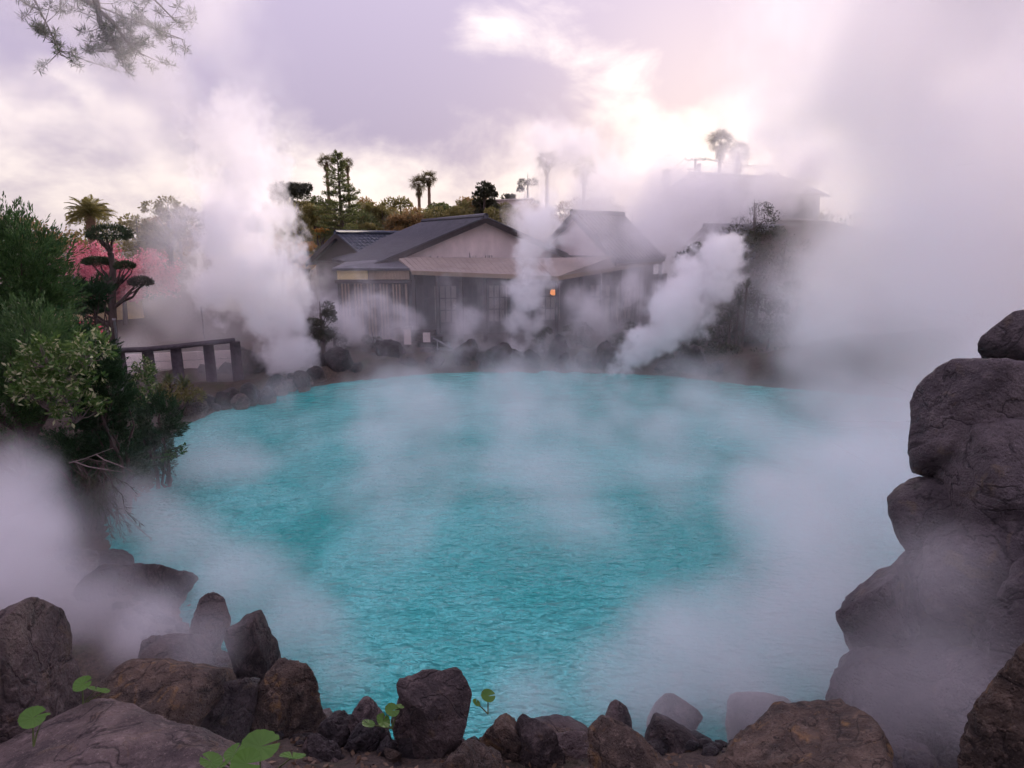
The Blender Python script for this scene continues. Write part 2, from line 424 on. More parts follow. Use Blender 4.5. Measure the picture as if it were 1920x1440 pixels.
# pile of boulders on the right bank
PILE = 'boulders piled up beside the pool'
rock(1828, 578, 2010, 700, 6.2, 'rounded boulder at the very top of the tall boulder pile', ROCKS, 0.45, 0.059, .3, group=PILE, seed=91)
rock(1722, 662, 1930, 875, 5.9, 'flat topped egg shaped boulder just under the topmost boulder', ROCKS, 0.50, 0.047, .1, group=PILE, seed=57)
rock(1785, 740, 2080, 975, 5.55, 'large slanting boulder in the upper middle of the pile', ROCKS, 0.45, 0.059, .3, group=PILE, seed=33)
rock(1666, 858, 1850, 1035, 5.7, 'smooth bulging boulder jutting over the water halfway up the pile', ROCKS, 0.35, 0.047, .2, group=PILE, seed=44)
rock(1695, 905, 2030, 1175, 5.3, 'biggest dark boulder in the middle of the pile', ROCKS, 0.40, 0.059, .3, group=PILE, seed=35)
rock(1563, 1048, 1770, 1225, 5.4, 'grey upright boulder low on the water side of the pile', ROCKS, 0.55, 0.059, .4, group=PILE, seed=66)
rock(1530, 1172, 1830, 1430, 5.0, 'broad misty boulder at the foot of the pile', ROCKS, 0.45, 0.059, .4, group=PILE, seed=77)
rock(1700, 1110, 2060, 1470, 4.7, 'dark bulky boulder at the back of the pile foot', ROCKS, 0.45, 0.059, .4, group=PILE, seed=28)
rock(1870, 940, 2120, 1250, 4.6, 'boulder with brown side at the bank end of the pile', ROCKS, 0.45, 0.070, .3, group=PILE, seed=59)
rock(1580, 1330, 1800, 1520, 4.4, 'low boulder half sunk in front of the misty pile foot', ROCKS, 0.50, 0.070, .4, group=PILE, seed=63)
rock(1900, 640, 2200, 900, 6.4, 'boulder behind the topmost boulder of the pile', ROCKS, 0.45, 0.059, .9, group=PILE, seed=71)
# close rocks along the bottom
rock(1818, 1105, 2050, 1580, 2.9, 'rough pitted dark stone standing close at the bank edge', ROCKB, .55, .085, .5, sub=6, seed=15)
rock(1272, 1335, 1690, 1640, 3.6, 'big domed brown rock with ochre lichen', ROCKB, .5, .075, .3, sub=6, seed=51)
rock(1100, 1358, 1268, 1520, 4.1, 'rounded brown stone beside the big domed rock', ROCKB, .45, .07, .3, seed=53)
rock(1030, 1420, 1135, 1520, 3.9, 'small rough stone in front of the rounded brown stone', ROCKB, .6, .10, .4, seed=54)
rock(812, 1388, 952, 1520, 3.8, 'jagged pitted stone lying on the leaf litter', ROCKB, .7, .12, .3, seed=17)
rock(738, 1262, 886, 1420, 4.7, 'blocky dark rock with a flat slanting top at the pool edge', ROCK, .85, .05, .3, seed=19)
rock(726, 1280, 785, 1380, 4.85, 'narrow pointed slab leaning on the blocky dark rock', ROCK, .8, .05, .4, peak=.4, seed=23)
rock(640, 1306, 736, 1400, 5.0, 'low rounded rock between the leaf litter and the water', ROCK, .5, .07, .4, seed=29)
rock(888, 1318, 1010, 1440, 4.6, 'cracked rock under a round green leaf', ROCKB, .6, .09, .4, seed=31)
rock(960, 1352, 1062, 1460, 4.4, 'small cracked rock beside the rock under a round leaf', ROCK, .65, .09, .4, seed=37)
rock(1000, 1372, 1130, 1480, 4.6, 'low grey rock behind the small rough stone', ROCK, .5, .07, .4, seed=41)
rock(1092, 1312, 1212, 1440, 5.3, 'cone shaped rock standing in the mist', ROCK, .55, .04, .3, peak=.62, seed=43)
rock(1200, 1282, 1315, 1420, 5.7, 'faint rounded rock in the thick mist by the water', ROCK, .5, .05, .3, seed=47)
rock(985, 1322, 1110, 1420, 5.5, 'low misty rock behind the cracked rock', ROCK, .4, .05, .3, seed=49)
rock(1190, 1345, 1330, 1470, 5.0, 'dim rock behind the big domed rock', ROCK, .45, .05, .4, seed=50)
rock(1330, 1300, 1560, 1460, 5.6, 'wide rock lost in mist between the pile and the domed rock', ROCK, .4, .05, .4, seed=52)
# left foreground
rock(-190, 1140, 165, 1470, 4.1, 'huge dark block with a slanting face on the left bank', ROCK, .8, .045, .4, sub=6, seed=103)
rock(-160, 1322, 560, 1660, 3.4, 'wide flat speckled slab with broad green leaves on it', ROCK, .55, .035, .2, sub=6, seed=101)
rock(130, 1222, 430, 1390, 5.2, 'flat brown rock between the huge block and the shore', ROCKB, .6, .05, .3, seed=105)
rock(360, 1270, 500, 1390, 5.2, 'dark low rock with a slanting ridge by the flat slab', ROCKD, .8, .06, .3, seed=107)
rock(455, 1240, 612, 1380, 5.5, 'banded tan rock with a broken edge at the waterline', ROCKB, .75, .08, .3, seed=109)
rock(418, 1132, 540, 1300, 6.4, 'tall pointed rock at the left waterline', ROCK, .7, .07, .3, peak=.32, seed=211)
rock(345, 1110, 432, 1230, 6.9, 'leaning rounded rock behind the tall pointed rock', ROCK, .45, .05, .4, peak=.12, seed=213, tilt=.2)
rock(205, 1040, 362, 1170, 8.0, 'broad rock with a ragged top in the shore mist', ROCK, .75, .07, .3, seed=115)
rock(175, 1032, 245, 1100, 8.6, 'small dark boulder under the drooping twigs', ROCKD, .5, .06, .4, seed=117)
rock(110, 1060, 260, 1210, 7.6, 'dim rock behind the ragged topped rock', ROCKD, .6, .06, .4, seed=119)
rock(225, 1195, 400, 1300, 6.2, 'low mist covered rock above the flat brown rock', ROCK, .6, .06, .4, seed=121)
rock(560, 1375, 650, 1450, 4.6, 'dark crumbly stone in the leaf litter', ROCKD, .7, .12, .3, seed=123)
rock(640, 1345, 720, 1420, 4.75, 'dark stone with small green leaves above it', ROCKD, .6, .10, .3, seed=125)
rock(590, 1330, 680, 1400, 5.0, 'brown stone beside the banded tan rock', ROCKD, .6, .10, .3, seed=127)
for i in range(26):
    px = rnd.uniform(540, 1120); py = rnd.uniform(1385, 1475); Y = 4.75 - (py - 1380) * .005
    s = rnd.uniform(12, 26)
    rock(px - s, py - s * .8, px + s, py + s * .8, Y, 'small loose stone scattered on the leaf litter', rnd.choice((ROCKD, ROCKB, ROCK)), .7, .12, .3, sub=3, group='loose stones on the litter', name='stone')
# pebbles bedded along the near waterline
r = np.random.default_rng(99); D2, F2 = ico(1); PV, PF = [], []
while len(PV) < 900:
    x, y = r.uniform(-7.5, 5.5), r.uniform(4.6, 9.5)
    if x > -3 and y > 6.2: continue
    dd = float(pool_sd(np.array([x]), np.array([y]))[0])
    if not (-.25 < dd < .75): continue
    sz_ = r.uniform(.02, .085) * (1 + (r.random() < .12)); rad = np.array([1, r.uniform(.7, 1), r.uniform(.5, .8)]) * sz_ * (1 + r.normal(size=(len(D2), 1)) * .13)
    PV.append(D2 * rad + np.array([x, y, max(-.12, hgt(x, y)) + sz_ * .25])); PF.append(F2 + len(D2) * (len(PV) - 1))
tag(addobj('shore_pebbles', mesh('shore_pebbles', np.concatenate(PV), np.concatenate(PF), ROCKD, True)), 'small wet pebbles bedded along the near waterline', 'pebbles', kind='stuff')
# far shore rocks
FARG = 'dark rocks along the far waterline'
shore = []
for i, (x, y) in enumerate([(432, 700), (462, 685), (395, 715), (500, 712), (368, 722), (415, 738), (470, 735), (590, 690), (618, 705), (560, 700), (640, 672), (668, 700)]):
    s = (30, 34, 30, 24, 20, 14, 16, 26, 22, 20, 34, 24)[i]
    p = 22.6 + (i > 6) * 1.0
    rock(x - s, y - s * 1.05, x + s, y + s * .8, p, 'dark rough rock on the shore beside the pale board wall' if i < 7 else 'dark rough rock on the shore below the left wing of the house', ROCKD, .6, .10, .4, sub=4, group=FARG)
for i in range(30):
    px = 330 + i * 9 + rnd.uniform(-5, 5); base = 792 - (px - 330) * .27 + rnd.uniform(-22, 2); s = rnd.uniform(9, 22)
    Y = ongr(px, base, .12).y
    rock(px - s, base - s * rnd.uniform(.9, 1.7), px + s, base + s * .3, Y, 'small dark stone on the shore between the dark conifers and the fence' if px < 440 else 'small dark stone on the shore around the foot of the tall plume', rnd.choice((ROCKD, ROCKD, ROCK)), .65, .10, .5, sub=3, group='small stones along the far left shore', name='stone')
for i in range(44):
    px = 690 + i * 15.5 + rnd.uniform(-6, 6); s = rnd.uniform(14, 34); base = 700 + (px > 1200) * (px - 1200) * .1
    Y = ongr(px, base, 0).y + rnd.uniform(.3, 1.8)
    rock(px - s, base - 6 - s * rnd.uniform(.7, 2.0), px + s, base + 6, Y, ('dark rock on the far waterline beside the stone steps' if px < 860 else 'dark rock on the far waterline below the wide pale gable' if px < 1000 else 'dark rock on the far waterline below the porch corner' if px < 1130 else 'dark rock on the far waterline at the foot of the slanting plume' if px < 1230 else 'dark rock on the far waterline below the bushy slope'), ROCKD, .65, .10, .3, sub=4, group=FARG)

# ------------------------------------------------------------ foliage
def unit(a): return a / np.maximum(np.linalg.norm(a, axis=1), 1e-6)[:, None]
def leaves_mesh(name, P, D, L, Wd, mat, r, fold=.0):
    """one four-cornered leaf at each point P, growing along D"""
    n = len(P); D = unit(D); R = r.normal(size=(n, 3)); Sd = unit(np.cross(D, R))
    L = np.broadcast_to(np.asarray(L, float).reshape(-1, 1), (n, 1)) * r.uniform(.7, 1.3, (n, 1))
    Wd = np.broadcast_to(np.asarray(Wd, float).reshape(-1, 1), (n, 1)) * r.uniform(.7, 1.3, (n, 1))
    V = np.stack([P, P + D * L * .5 + Sd * Wd * .5, P + D * L, P + D * L * .5 - Sd * Wd * .5], 1).reshape(-1, 3)
    return mesh(name, V, np.arange(4 * n).reshape(-1, 4), mat)
def shell(c, rad, n, r, inner=.55, up=0.):
    d = unit(r.normal(size=(n, 3))); d[:, 2] = np.where(d[:, 2] < -.3, d[:, 2] * .5, d[:, 2]); d = unit(d)
    k = r.uniform(inner, 1., (n, 1)) ** .7
    P = np.array(c) + d * k * np.array(rad)
    return P, d + np.array([0, 0, up])
def limb_path(a, b, r, n=6, wob=.08, sag=0.):
    a, b = Vector(a), Vector(b); L = (b - a).length; out = []
    for i in range(n):
        t = i / (n - 1)
        p = a.lerp(b, t)
        if 0 < i < n - 1: p += Vector(r.normal(size=3)) * wob * L * .5
        p.z += sag * L * math.sin(math.pi * t)
        out.append(p)
    return out
def tree(name, px, pytop, pybase, Y, wpx, label, mat, leaf=.16, nclump=16, per=260, seed=1, shape='round', group=None, cat='tree', bark=BARK, crown_from=.35, gap=.5, zbase=None):
    """tree whose crown spans wpx photograph pixels and whose crown runs from pytop down to pybase; the trunk goes on to the ground"""
    r = np.random.default_rng(seed)
    top = at(px, pytop, Y); bot = at(px, pybase, Y); m_ = mpp(px, pytop, Y); R = wpx * m_ / 2
    g = hgt(top.x, Y) if zbase is None else zbase
    H = top.z - bot.z
    t = thing(name, (top.x, Y, g), label, cat, group)
    z0, z1 = bot.z - g, top.z - g
    tr = MB(); lean = r.normal(size=2) * .04 * z1
    tr.tube([(0, 0, -.15), (lean[0] * .3, lean[1] * .3, z1 * .35), (lean[0] * .7, lean[1] * .7, z1 * .7), (lean[0], lean[1], z1 * .96)], [.045 * z1 * .5 + .05, .018 * z1 + .04, .012 * z1 + .02, .01], 7)
    PS, DS = [], []
    for i in range(nclump):
        u = r.uniform(0, 1)
        zc = z0 + (z1 - z0) * (.12 + .76 * u)
        if shape == 'round': rr = R * math.sqrt(max(.05, 1 - (2 * u - 1) ** 2 * .85)) * .78
        elif shape == 'cone': rr = R * (1.02 - u) * .9
        elif shape == 'flat': zc = z0 + (z1 - z0) * (.55 + .33 * u); rr = R * .8
        else: rr = R * .8 * (.75 + .25 * math.sin(u * 3))
        an = r.uniform(0, 2 * math.pi); k = math.sqrt(r.uniform(.08, 1))
        c = np.array([math.cos(an) * rr * k, math.sin(an) * rr * k, zc])
        cr = R * r.uniform(.22, .42) * (.75 if shape == 'cone' else 1)
        if c[2] + cr * .7 > z1: c[2] = z1 - cr * .7
        P, D = shell(c, (cr, cr, cr * .7), per, r, .3, .25)
        PS.append(P); DS.append(D + r.normal(size=D.shape) * .5)
        if i % 2 == 0 or i < 6:
            tr.tube(limb_path((lean[0] * .5, lean[1] * .5, max(z0 * .8, zc * .62)), c, r, 5), [.012 * z1 + .015, .01 * z1 + .01, .006 * z1 + .008, .012, .006], 5)
    tr.obj('trunk', bark, t, True)
    P = np.concatenate(PS); D = np.concatenate(DS)
    keep = vnoise(P * (1.6 / max(R, .3)) * 2.2, seed) > -.5 + gap * .45
    addobj('crown', leaves_mesh('crown', P[keep], D[keep], leaf, leaf * .55, mat, r), t)
    return t

# ---- palms
def pinnate_frond(name, L, seed, mat):
    """arching feather leaf: midrib with leaflets both sides"""
    r = np.random.default_rng(seed); n = 14; P = []
    for i in range(n + 1):
        s = i / n; P.append(np.array([L * (s - .12 * s * s), 0, L * (.42 * s - .62 * s * s)]))
    V, F = [], []
    for i in range(n):
        w = .018 * L * (1 - i / n) + .006
        b = len(V); V += [P[i] + (0, -w, 0), P[i] + (0, w, 0), P[i + 1] + (0, w * .9, 0), P[i + 1] + (0, -w * .9, 0)]; F.append((b, b + 1, b + 2, b + 3))
    for i in range(1, n + 1):
        for k in (0, .5):
            for sg in (-1, 1):
                p = P[i - 1] + (P[i] - P[i - 1]) * k
                ll = L * .24 * math.sin(math.pi * min(.97, .12 + .85 * (i + k) / (n + 1))) * r.uniform(.85, 1.15)
                d = np.array([.55, sg * .85, -.22 + r.normal() * .08]); d /= np.linalg.norm(d)
                b = len(V); V += [p, p + d * ll * .5 + (.022 * L, 0, .01), p + d * ll + (0, 0, -.08 * ll), p + d * ll * .5 - (.012 * L, 0, 0)]; F.append((b, b + 1, b + 2, b + 3))
    return mesh(name, V, F, mat)
def fan_frond(name, L, seed, mat):
    """fan leaf on a stalk"""
    r = np.random.default_rng(seed); V = [(0, -.015 * L, 0), (0, .015 * L, 0), (L * .5, .012 * L, .06 * L), (L * .5, -.012 * L, .06 * L)]; F = [(0, 1, 2, 3)]
    c = np.array([L * .5, 0, .06 * L])
    for i in range(15):
        a = math.radians(-115 + 230 * i / 14); l = L * .68 * r.uniform(.8, 1.15)
        d = np.array([math.cos(a), math.sin(a), 0]); s = np.array([-d[1], d[0], 0]) * .03 * L
        b = len(V); V += [c, c + d * l * .55 + s + (0, 0, .03 * L), c + d * l + (0, 0, -.10 * L), c + d * l * .55 - s + (0, 0, .03 * L)]; F.append((b, b + 1, b + 2, b + 3))
    return mesh(name, V, F, mat)
FR = {}
def palm(px, pyc, Y, wpx, label, kind='fan', trunkpx=6, nfr=26, skirt=0., seed=1, group='palms behind the houses', zbase=None, droop=-.75):
    c = at(px, pyc, Y); m_ = mpp(px, pyc, Y); L = wpx * m_ / 2 * 1.05; tr_ = trunkpx * m_ / 2
    r = np.random.default_rng(seed); g = hgt(c.x, Y) if zbase is None else zbase; Hh = c.z - g
    t = thing('palm_tree', (c.x, Y, g), label, 'palm tree', group)
    b = MB(); n = 26; lean = r.normal() * .02 * Hh
    P = [(lean * (1 - i / n) ** 2, 0, -.2 + (Hh + .2) * i / n) for i in range(n + 1)]
    b.tube(P, [tr_ * (1.25 - .35 * i / n) * (1.06 if i % 2 else .94) for i in range(n + 1)], 10)
    b.obj('trunk', PALMB, t, True)
    key = kind
    if key not in FR:
        FR[key] = [pinnate_frond('frond', 1., 5 + k, L_PALM) if kind == 'feather' else fan_frond('frond', 1., 9 + k, L_FAN) for k in range(3)]
    for i in range(nfr):
        u = (i + .5) / nfr; e = math.asin(max(-.95, min(.97, 1 - u * (1 - droop))))
        an = i * 2.39996 + r.normal() * .15
        o = addobj('frond', FR[key][i % 3], t, (0, 0, Hh))
        s = L * r.uniform(.88, 1.1) * (.85 if e > 1 else 1)
        o.rotation_euler = (r.normal() * .5, -e + r.normal() * .12, an); o.scale = (s, s, s)
    if skirt:
        for i in range(16):
            an = i * 2.39996
            o = addobj('dead_frond', FR[key][i % 3], t, (0, 0, Hh - L * skirt * r.uniform(.15, .9)))
            o.rotation_euler = (0, 1.25 + r.normal() * .08, an); s = L * .62 * r.uniform(.8, 1.1); o.scale = (s, s, s)
    return t
palm(168, 402, 56, 92, 'stout feather palm with a thick trunk behind the cherry blossom', 'feather', 19, 40, seed=3, group='feather palms', droop=-.45)
palm(785, 345, 80, 34, 'slender fan palm with shaggy dead leaves, shorter of the tall pair', 'fan', 6, 30, .9, seed=4)
palm(804, 334, 80, 32, 'slender fan palm, taller of the tall pair', 'fan', 6, 28, .5, seed=5)
palm(612, 304, 62, 32, 'fan palm head beside the top of the tall conifer', 'fan', 6, 28, .6, seed=6)
palm(651, 308, 62, 26, 'small fan palm on the house side of the tall conifer', 'fan', 5, 24, .6, seed=7)
palm(690, 398, 54, 62, 'low feather palm between the conifer and the bronze trees', 'feather', 9, 30, seed=8, group='feather palms', droop=-.3)
palm(868, 394, 58, 52, 'low feather palm beside the round dark tree', 'feather', 9, 28, seed=9, group='feather palms', droop=-.3)
palm(754, 428, 50, 70, 'drooping fan palm behind the gable roof', 'fan', 9, 30, .8, seed=10)
palm(1026, 302, 66, 42, 'steam veiled fan palm, fainter of the two behind the gables', 'fan', 7, 28, .9, seed=12)
palm(1096, 312, 66, 46, 'steam veiled fan palm with a broad shaggy head', 'fan', 8, 32, 1.0, seed=13)
palm(1352, 268, 62, 52, 'fan palm with a wide head above the hill house', 'fan', 7, 30, .9, seed=14)
palm(1386, 284, 60, 44, 'fan palm with a long shaggy skirt above the hill house', 'fan', 8, 28, 1.3, seed=15)

# ---- background trees
BG = 'trees behind the houses'
tree('broadleaf_tree', 305, 366, 480, 46, 110, 'hazy spreading tree between the cherry blossom and the tall plume', L_OLV, .22, 20, 240, 21, group=BG)
tree('pine_tree', 545, 343, 400, 42, 84, 'flat topped dark tree beside the tall conifer', L_DARK, .16, 22, 240, 22, 'flat', BG)
tree('broadleaf_tree', 548, 385, 500, 41, 80, 'leafy tree under the flat topped dark tree', L_OLV, .16, 20, 220, 23, group=BG)
tree('broadleaf_tree', 690, 412, 470, 50, 66, 'olive bush tree at the foot of the tall conifer', L_OLV, .17, 16, 220, 24, group=BG)
tree('broadleaf_tree', 730, 378, 460, 60, 70, 'bare bronze tree with a rounded crown', L_BRN, .2, 18, 170, 25, group=BG)
tree('broadleaf_tree', 775, 388, 450, 66, 76, 'bronze tree below the tall pair of palms', L_BRN, .2, 18, 190, 26, group=BG)
tree('broadleaf_tree', 815, 378, 440, 70, 44, 'small dark tree beside the trunk of the taller palm', L_DARK, .2, 12, 170, 27, group=BG)
tree('broadleaf_tree', 845, 392, 450, 60, 60, 'brown tree beside the low feather palm', L_OLV, .2, 14, 200, 28, group=BG)
tree('broadleaf_tree', 910, 338, 440, 56, 66, 'tall rounded dark tree behind the first gable', L_DARK, .2, 22, 230, 29, group=BG)
tree('broadleaf_tree', 955, 358, 430, 64, 44, 'narrow hazy tree beside the tall rounded tree', L_DARK, .2, 14, 200, 30, group=BG)
tree('broadleaf_tree', 992, 316, 420, 66, 52, 'leaning hazy tree beside the veiled palms', L_DARK, .2, 16, 220, 31, group=BG)
tree('broadleaf_tree', 1080, 368, 450, 46, 90, 'brown hazy tree behind the second gable', L_BRN, .18, 18, 220, 32, group=BG)
tree('broadleaf_tree', 1445, 320, 400, 62, 66, 'round tree beside the hill house ridge', L_OLV, .2, 16, 220, 33, group=BG)
tree('conifer_tree', 1250, 308, 400, 62, 34, 'small cone shaped tree beside the utility pole', L_DARK, .2, 14, 170, 34, 'cone', BG)
for i, (x, y0, w, m_, lb) in enumerate([(590, 392, 70, L_OLV, 'golden green tree between the flat topped tree and the conifer'), (665, 400, 80, L_CEDAR, 'green tree hugging the house side of the conifer'), (720, 398, 80, L_OLV, 'golden tree above the small slate blue roof'), (768, 402, 80, L_BRN, 'copper tree under the shorter palm of the tall pair'), (812, 398, 80, L_OLV, 'golden tree under the taller palm of the tall pair'), (856, 396, 76, L_OLV, 'golden green tree above the long roof beside the low feather palm'), (940, 392, 80, L_OLV, 'hazy golden tree behind the peak of the wide gable'), (1000, 384, 80, L_BRN, 'hazy copper tree between the twin gables'), (1130, 380, 90, L_BRN, 'steam veiled copper tree behind the steep gable'), (500, 372, 90, L_OLV, 'golden tree half hidden by the tall plume')]):
    tree('broadleaf_tree', x, y0 - 12, y0 + 80, 50 + (i % 3) * 2, w + 18, lb, m_, .19, 26, 230, 140 + i, group=BG, gap=.35)
for i, (x, y0, w, m_, Y, lb) in enumerate([(600, 425, 46, L_ORG, 46, 'low orange bush beside the conifer trunk'), (655, 418, 50, L_OLV, 47, 'low yellow green bush in front of the conifer'), (575, 450, 50, L_ORG, 40, 'orange bush against the dark back roof'), (735, 425, 46, L_ORG, 49, 'rusty bush under the drooping fan palm'), (790, 418, 50, L_OLV, 52, 'olive bush behind the long gable roof'), (830, 400, 50, L_OLV, 50, 'brown hedge top above the long gable roof'), (700, 440, 40, L_JUN, 42, 'bright green bush above the back roof'), (525, 440, 60, L_BRN, 38, 'brown bush half lost behind the plume')]):
    tree('bush', x, y0, y0 + 60, Y, w, lb, m_, .15, 12, 190, 40 + i, cat='bush', group='bushes behind the houses')
for i in range(27):
    x = -60 + i * 78; nb = 'beyond the cherry blossom' if x < 330 else 'beyond the tall plume' if x < 560 else 'beyond the conifer and the tall palms' if x < 880 else 'beyond the twin gables' if x < 1180 else 'beyond the hill house'
    k = rnd.randrange(3)
    tree('broadleaf_tree', x, 402 + rnd.uniform(-14, 26), 490, 90 + rnd.uniform(-6, 8), 140, 'distant ' + ('olive', 'bronze', 'dark')[k] + ' tree on the skyline ' + nb, (L_OLV, L_BRN, L_DARK)[k], .4, 14, 140, 260 + i, group='skyline trees')
for i, (x, nb) in enumerate([(565, 'behind the flat topped tree'), (600, 'behind the conifer on its plume side'), (690, 'behind the low feather palm'), (745, 'behind the drooping fan palm'), (835, 'behind the long gable roof'), (885, 'beside the tall rounded dark tree'), (935, 'between the rounded tree and the hazy trees')]):
    tree('broadleaf_tree', x, 366 + rnd.uniform(-8, 16), 460, 59 + i % 3, 84, 'tall backlit green gold tree ' + nb, (L_OLV, L_CEDAR, L_BRN)[i % 3], .2, 26, 220, 170 + i, group=BG, gap=.45)
# hillside on the right
HB = 'bushes on the slope below the hill house'
for i, (x, y0, w, Y) in enumerate([(1290, 600, 110, 25.5), (1350, 560, 130, 27), (1420, 540, 140, 27), (1400, 470, 150, 31), (1300, 520, 120, 30), (1470, 440, 150, 34), (1420, 370, 120, 40), (1500, 520, 150, 28), (1350, 640, 120, 24.6), (1255, 650, 80, 24.6), (1440, 630, 140, 24.5), (1320, 450, 110, 30), (1380, 420, 120, 33), (1290, 560, 90, 26), (1340, 500, 110, 28)]):
    tree('bush', x, y0, y0 + 120, Y, w, ('tall ' if y0 < 480 else 'low ' if y0 > 590 else '') + ('dark leafy bush on the steamy slope beside the slanting plume' if x < 1380 else 'dark leafy bush on the steamy slope below the hill house'), L_DARK, .12, 18, 230, 80 + i, cat='bush', group=HB)
# bushes between far rocks and house
for i, (x, y0, w) in enumerate([(600, 560, 70), (575, 600, 70), (625, 610, 70), (700, 620, 70), (1080, 600, 80), (1180, 600, 80), (1020, 610, 60), (560, 640, 60), (860, 630, 60), (940, 640, 60)]):
    tree('bush', x, y0, y0 + 90, 26 + (i % 3) * .5 - (x < 700) * 1.2, w, 'dark shrub behind the shore rocks beside the house' if x < 800 else 'dark shrub between the shore rocks and the porch', L_DARK, .09, 14, 220, 95 + i, cat='bush', group='shrubs along the far shore')

# ---- tall tiered conifer
def conifer(px, pytop, pybot, Y, wpx, label):
    r = np.random.default_rng(5); top = at(px, pytop, Y); m_ = mpp(px, pytop, Y); R = wpx * m_ / 2
    zb = at(px, pybot, Y).z; g = hgt(top.x, Y)
    t = thing('conifer_tree', (top.x, Y, g), label, 'tree')
    tr = MB(); H = top.z - g; z0 = zb - g
    tr.tube([(0, 0, -.2), (.05, 0, H * .5), (0, 0, H)], [.22, .14, .02], 8)
    PS, DS = [], []
    for k in range(105):
        u = (k + r.uniform(0, 1)) / 105; z = z0 + (H - z0) * u ** 1.05
        l = R * (1.02 - u) ** .75 * r.uniform(.45, 1.12) + .12
        an = r.uniform(0, 6.28); d = np.array([math.cos(an), math.sin(an), 0]); rise = r.uniform(.0, .28) * l
        tip = np.array([0, 0, z + rise]) + d * l
        tr.tube([(0, 0, z), (d[0] * l * .5, d[1] * l * .5, z + rise * .2), tuple(tip)], [.03, .02, .006], 4)
        n = int(170 * (l / R) + 40); s_ = r.uniform(.3, 1.02, (n, 1))
        base = np.array([0, 0, z]) + d * l * s_ + np.array([0, 0, 1]) * rise * s_ ** 2
        side = np.cross(d, [0, 0, 1]) * r.normal(size=(n, 1)) * .22 * l * (1.2 - s_)
        P = base + side + r.normal(size=(n, 3)) * np.array([.05, .05, .06])
        PS.append(P); DS.append(d * .5 + side * 1.5 + np.array([0, 0, .6]) + r.normal(size=(n, 3)) * .4)
    tr.obj('trunk', BARK, t, True)
    P = np.concatenate(PS); D = np.concatenate(DS)
    addobj('crown', leaves_mesh('crown', P, D, .17, .045, L_CEDAR, r), t)
conifer(632, 286, 480, 45, 126, 'tall tiered conifer rising above the back roof')

# ---- cherry blossom
def blossom(name, px, py, Y, rx, ry, label, mat, n, seed, lf=.07):
    r = np.random.default_rng(seed); c = at(px, py, Y); m_ = mpp(px, py, Y); g = hgt(c.x, Y)
    t = thing(name, (c.x, Y, g), label, 'blossom tree'); b = MB(); zc = c.z - g
    b.tube([(0, 0, -.1), (.1, 0, zc * .4), (0, 0, zc * .7)], [.14, .10, .07], 7)
    PS, DS = [], []
    for i in range(46):
        d = unit(r.normal(size=(1, 3)))[0]; k = r.uniform(.3, 1) ** .6
        e = np.array([d[0] * rx * m_ * k, d[1] * rx * m_ * k, zc + d[2] * ry * m_ * k])
        pth = limb_path((0, 0, zc * .62), e, r, 5, .12); b.tube(pth, [.04, .025, .016, .01, .005], 4)
        q = r.integers(1, 5, n // 46); A = np.array([tuple(p) for p in pth])
        f = r.uniform(0, 1, (n // 46, 1)); P = A[q - 1] * (1 - f) + A[q] * f + r.normal(size=(n // 46, 3)) * .16
        PS.append(P); DS.append(r.normal(size=P.shape))
    b.obj('trunk', BARK, t, True)
    addobj('blossom', leaves_mesh('blossom', np.concatenate(PS), np.concatenate(DS), lf, lf * .9, mat, r), t)
blossom('cherry_tree', 222, 508, 33, 120, 64, 'pink cherry tree in blossom behind the cloud pruned pine', L_PINK, 34000, 3, .10)
blossom('azalea_shrub', 168, 625, 20, 24, 30, 'small vivid pink blossoming shrub left of the fence', L_RED, 2600, 4, .07)

# ---- cloud pruned pine
def needles(P, D, r, L=.09, w=.012):
    return P, D
cp = at(212, 690, 19.5); gz = hgt(cp.x, cp.y)
t = thing('pruned_pine', (cp.x, cp.y, gz), 'cloud pruned pine with a dish shaped crown beside the fence', 'tree')
r = np.random.default_rng(8); b = MB()
def loc(px, py, dy=0): return at(px, py, 19.5 + dy) - Vector((cp.x, cp.y, gz))
b.tube([(0, 0, -.2), loc(213, 640), loc(210, 560), loc(212, 500), loc(207, 474)], [.15, .13, .11, .09, .08], 8)
pads = [(206, 440, 38, 17, 0), (186, 492, 27, 8, .2), (234, 500, 16, 7, -.2), (264, 530, 20, 9, .1), (172, 545, 26, 12, .3), (160, 580, 30, 14, -.2)]
for (x, y, w, h, dy) in pads:
    c = loc(x, y, dy); m_ = mpp(x, y, 19.5); rx, rz = w * m_, h * m_
    st = loc(211, min(640, y + 34 + (w < 30) * 16))
    if y < 460: st = loc(207, 474)
    for k in range(9 if y < 460 else 6):
        e = c + Vector((r.uniform(-.75, .75) * rx, r.uniform(-.75, .75) * rx, -rz * .2))
        b.tube(limb_path(st, e, r, 5, .07), [.055, .04, .03, .018, .008], 5)
    n = int(2600 * w / 38)
    P, D = shell(c, (rx, rx, rz), n, r, .55, .8)
    P[:, 2] = np.maximum(P[:, 2], c.z - rz * .45)
    addobj('foliage_pad', leaves_mesh('foliage_pad', P, D + r.normal(size=D.shape) * .4, .10, .022, L_PINE if y not in (530,) else L_GREY, r), t)
b.obj('trunk', BARK, t, True)

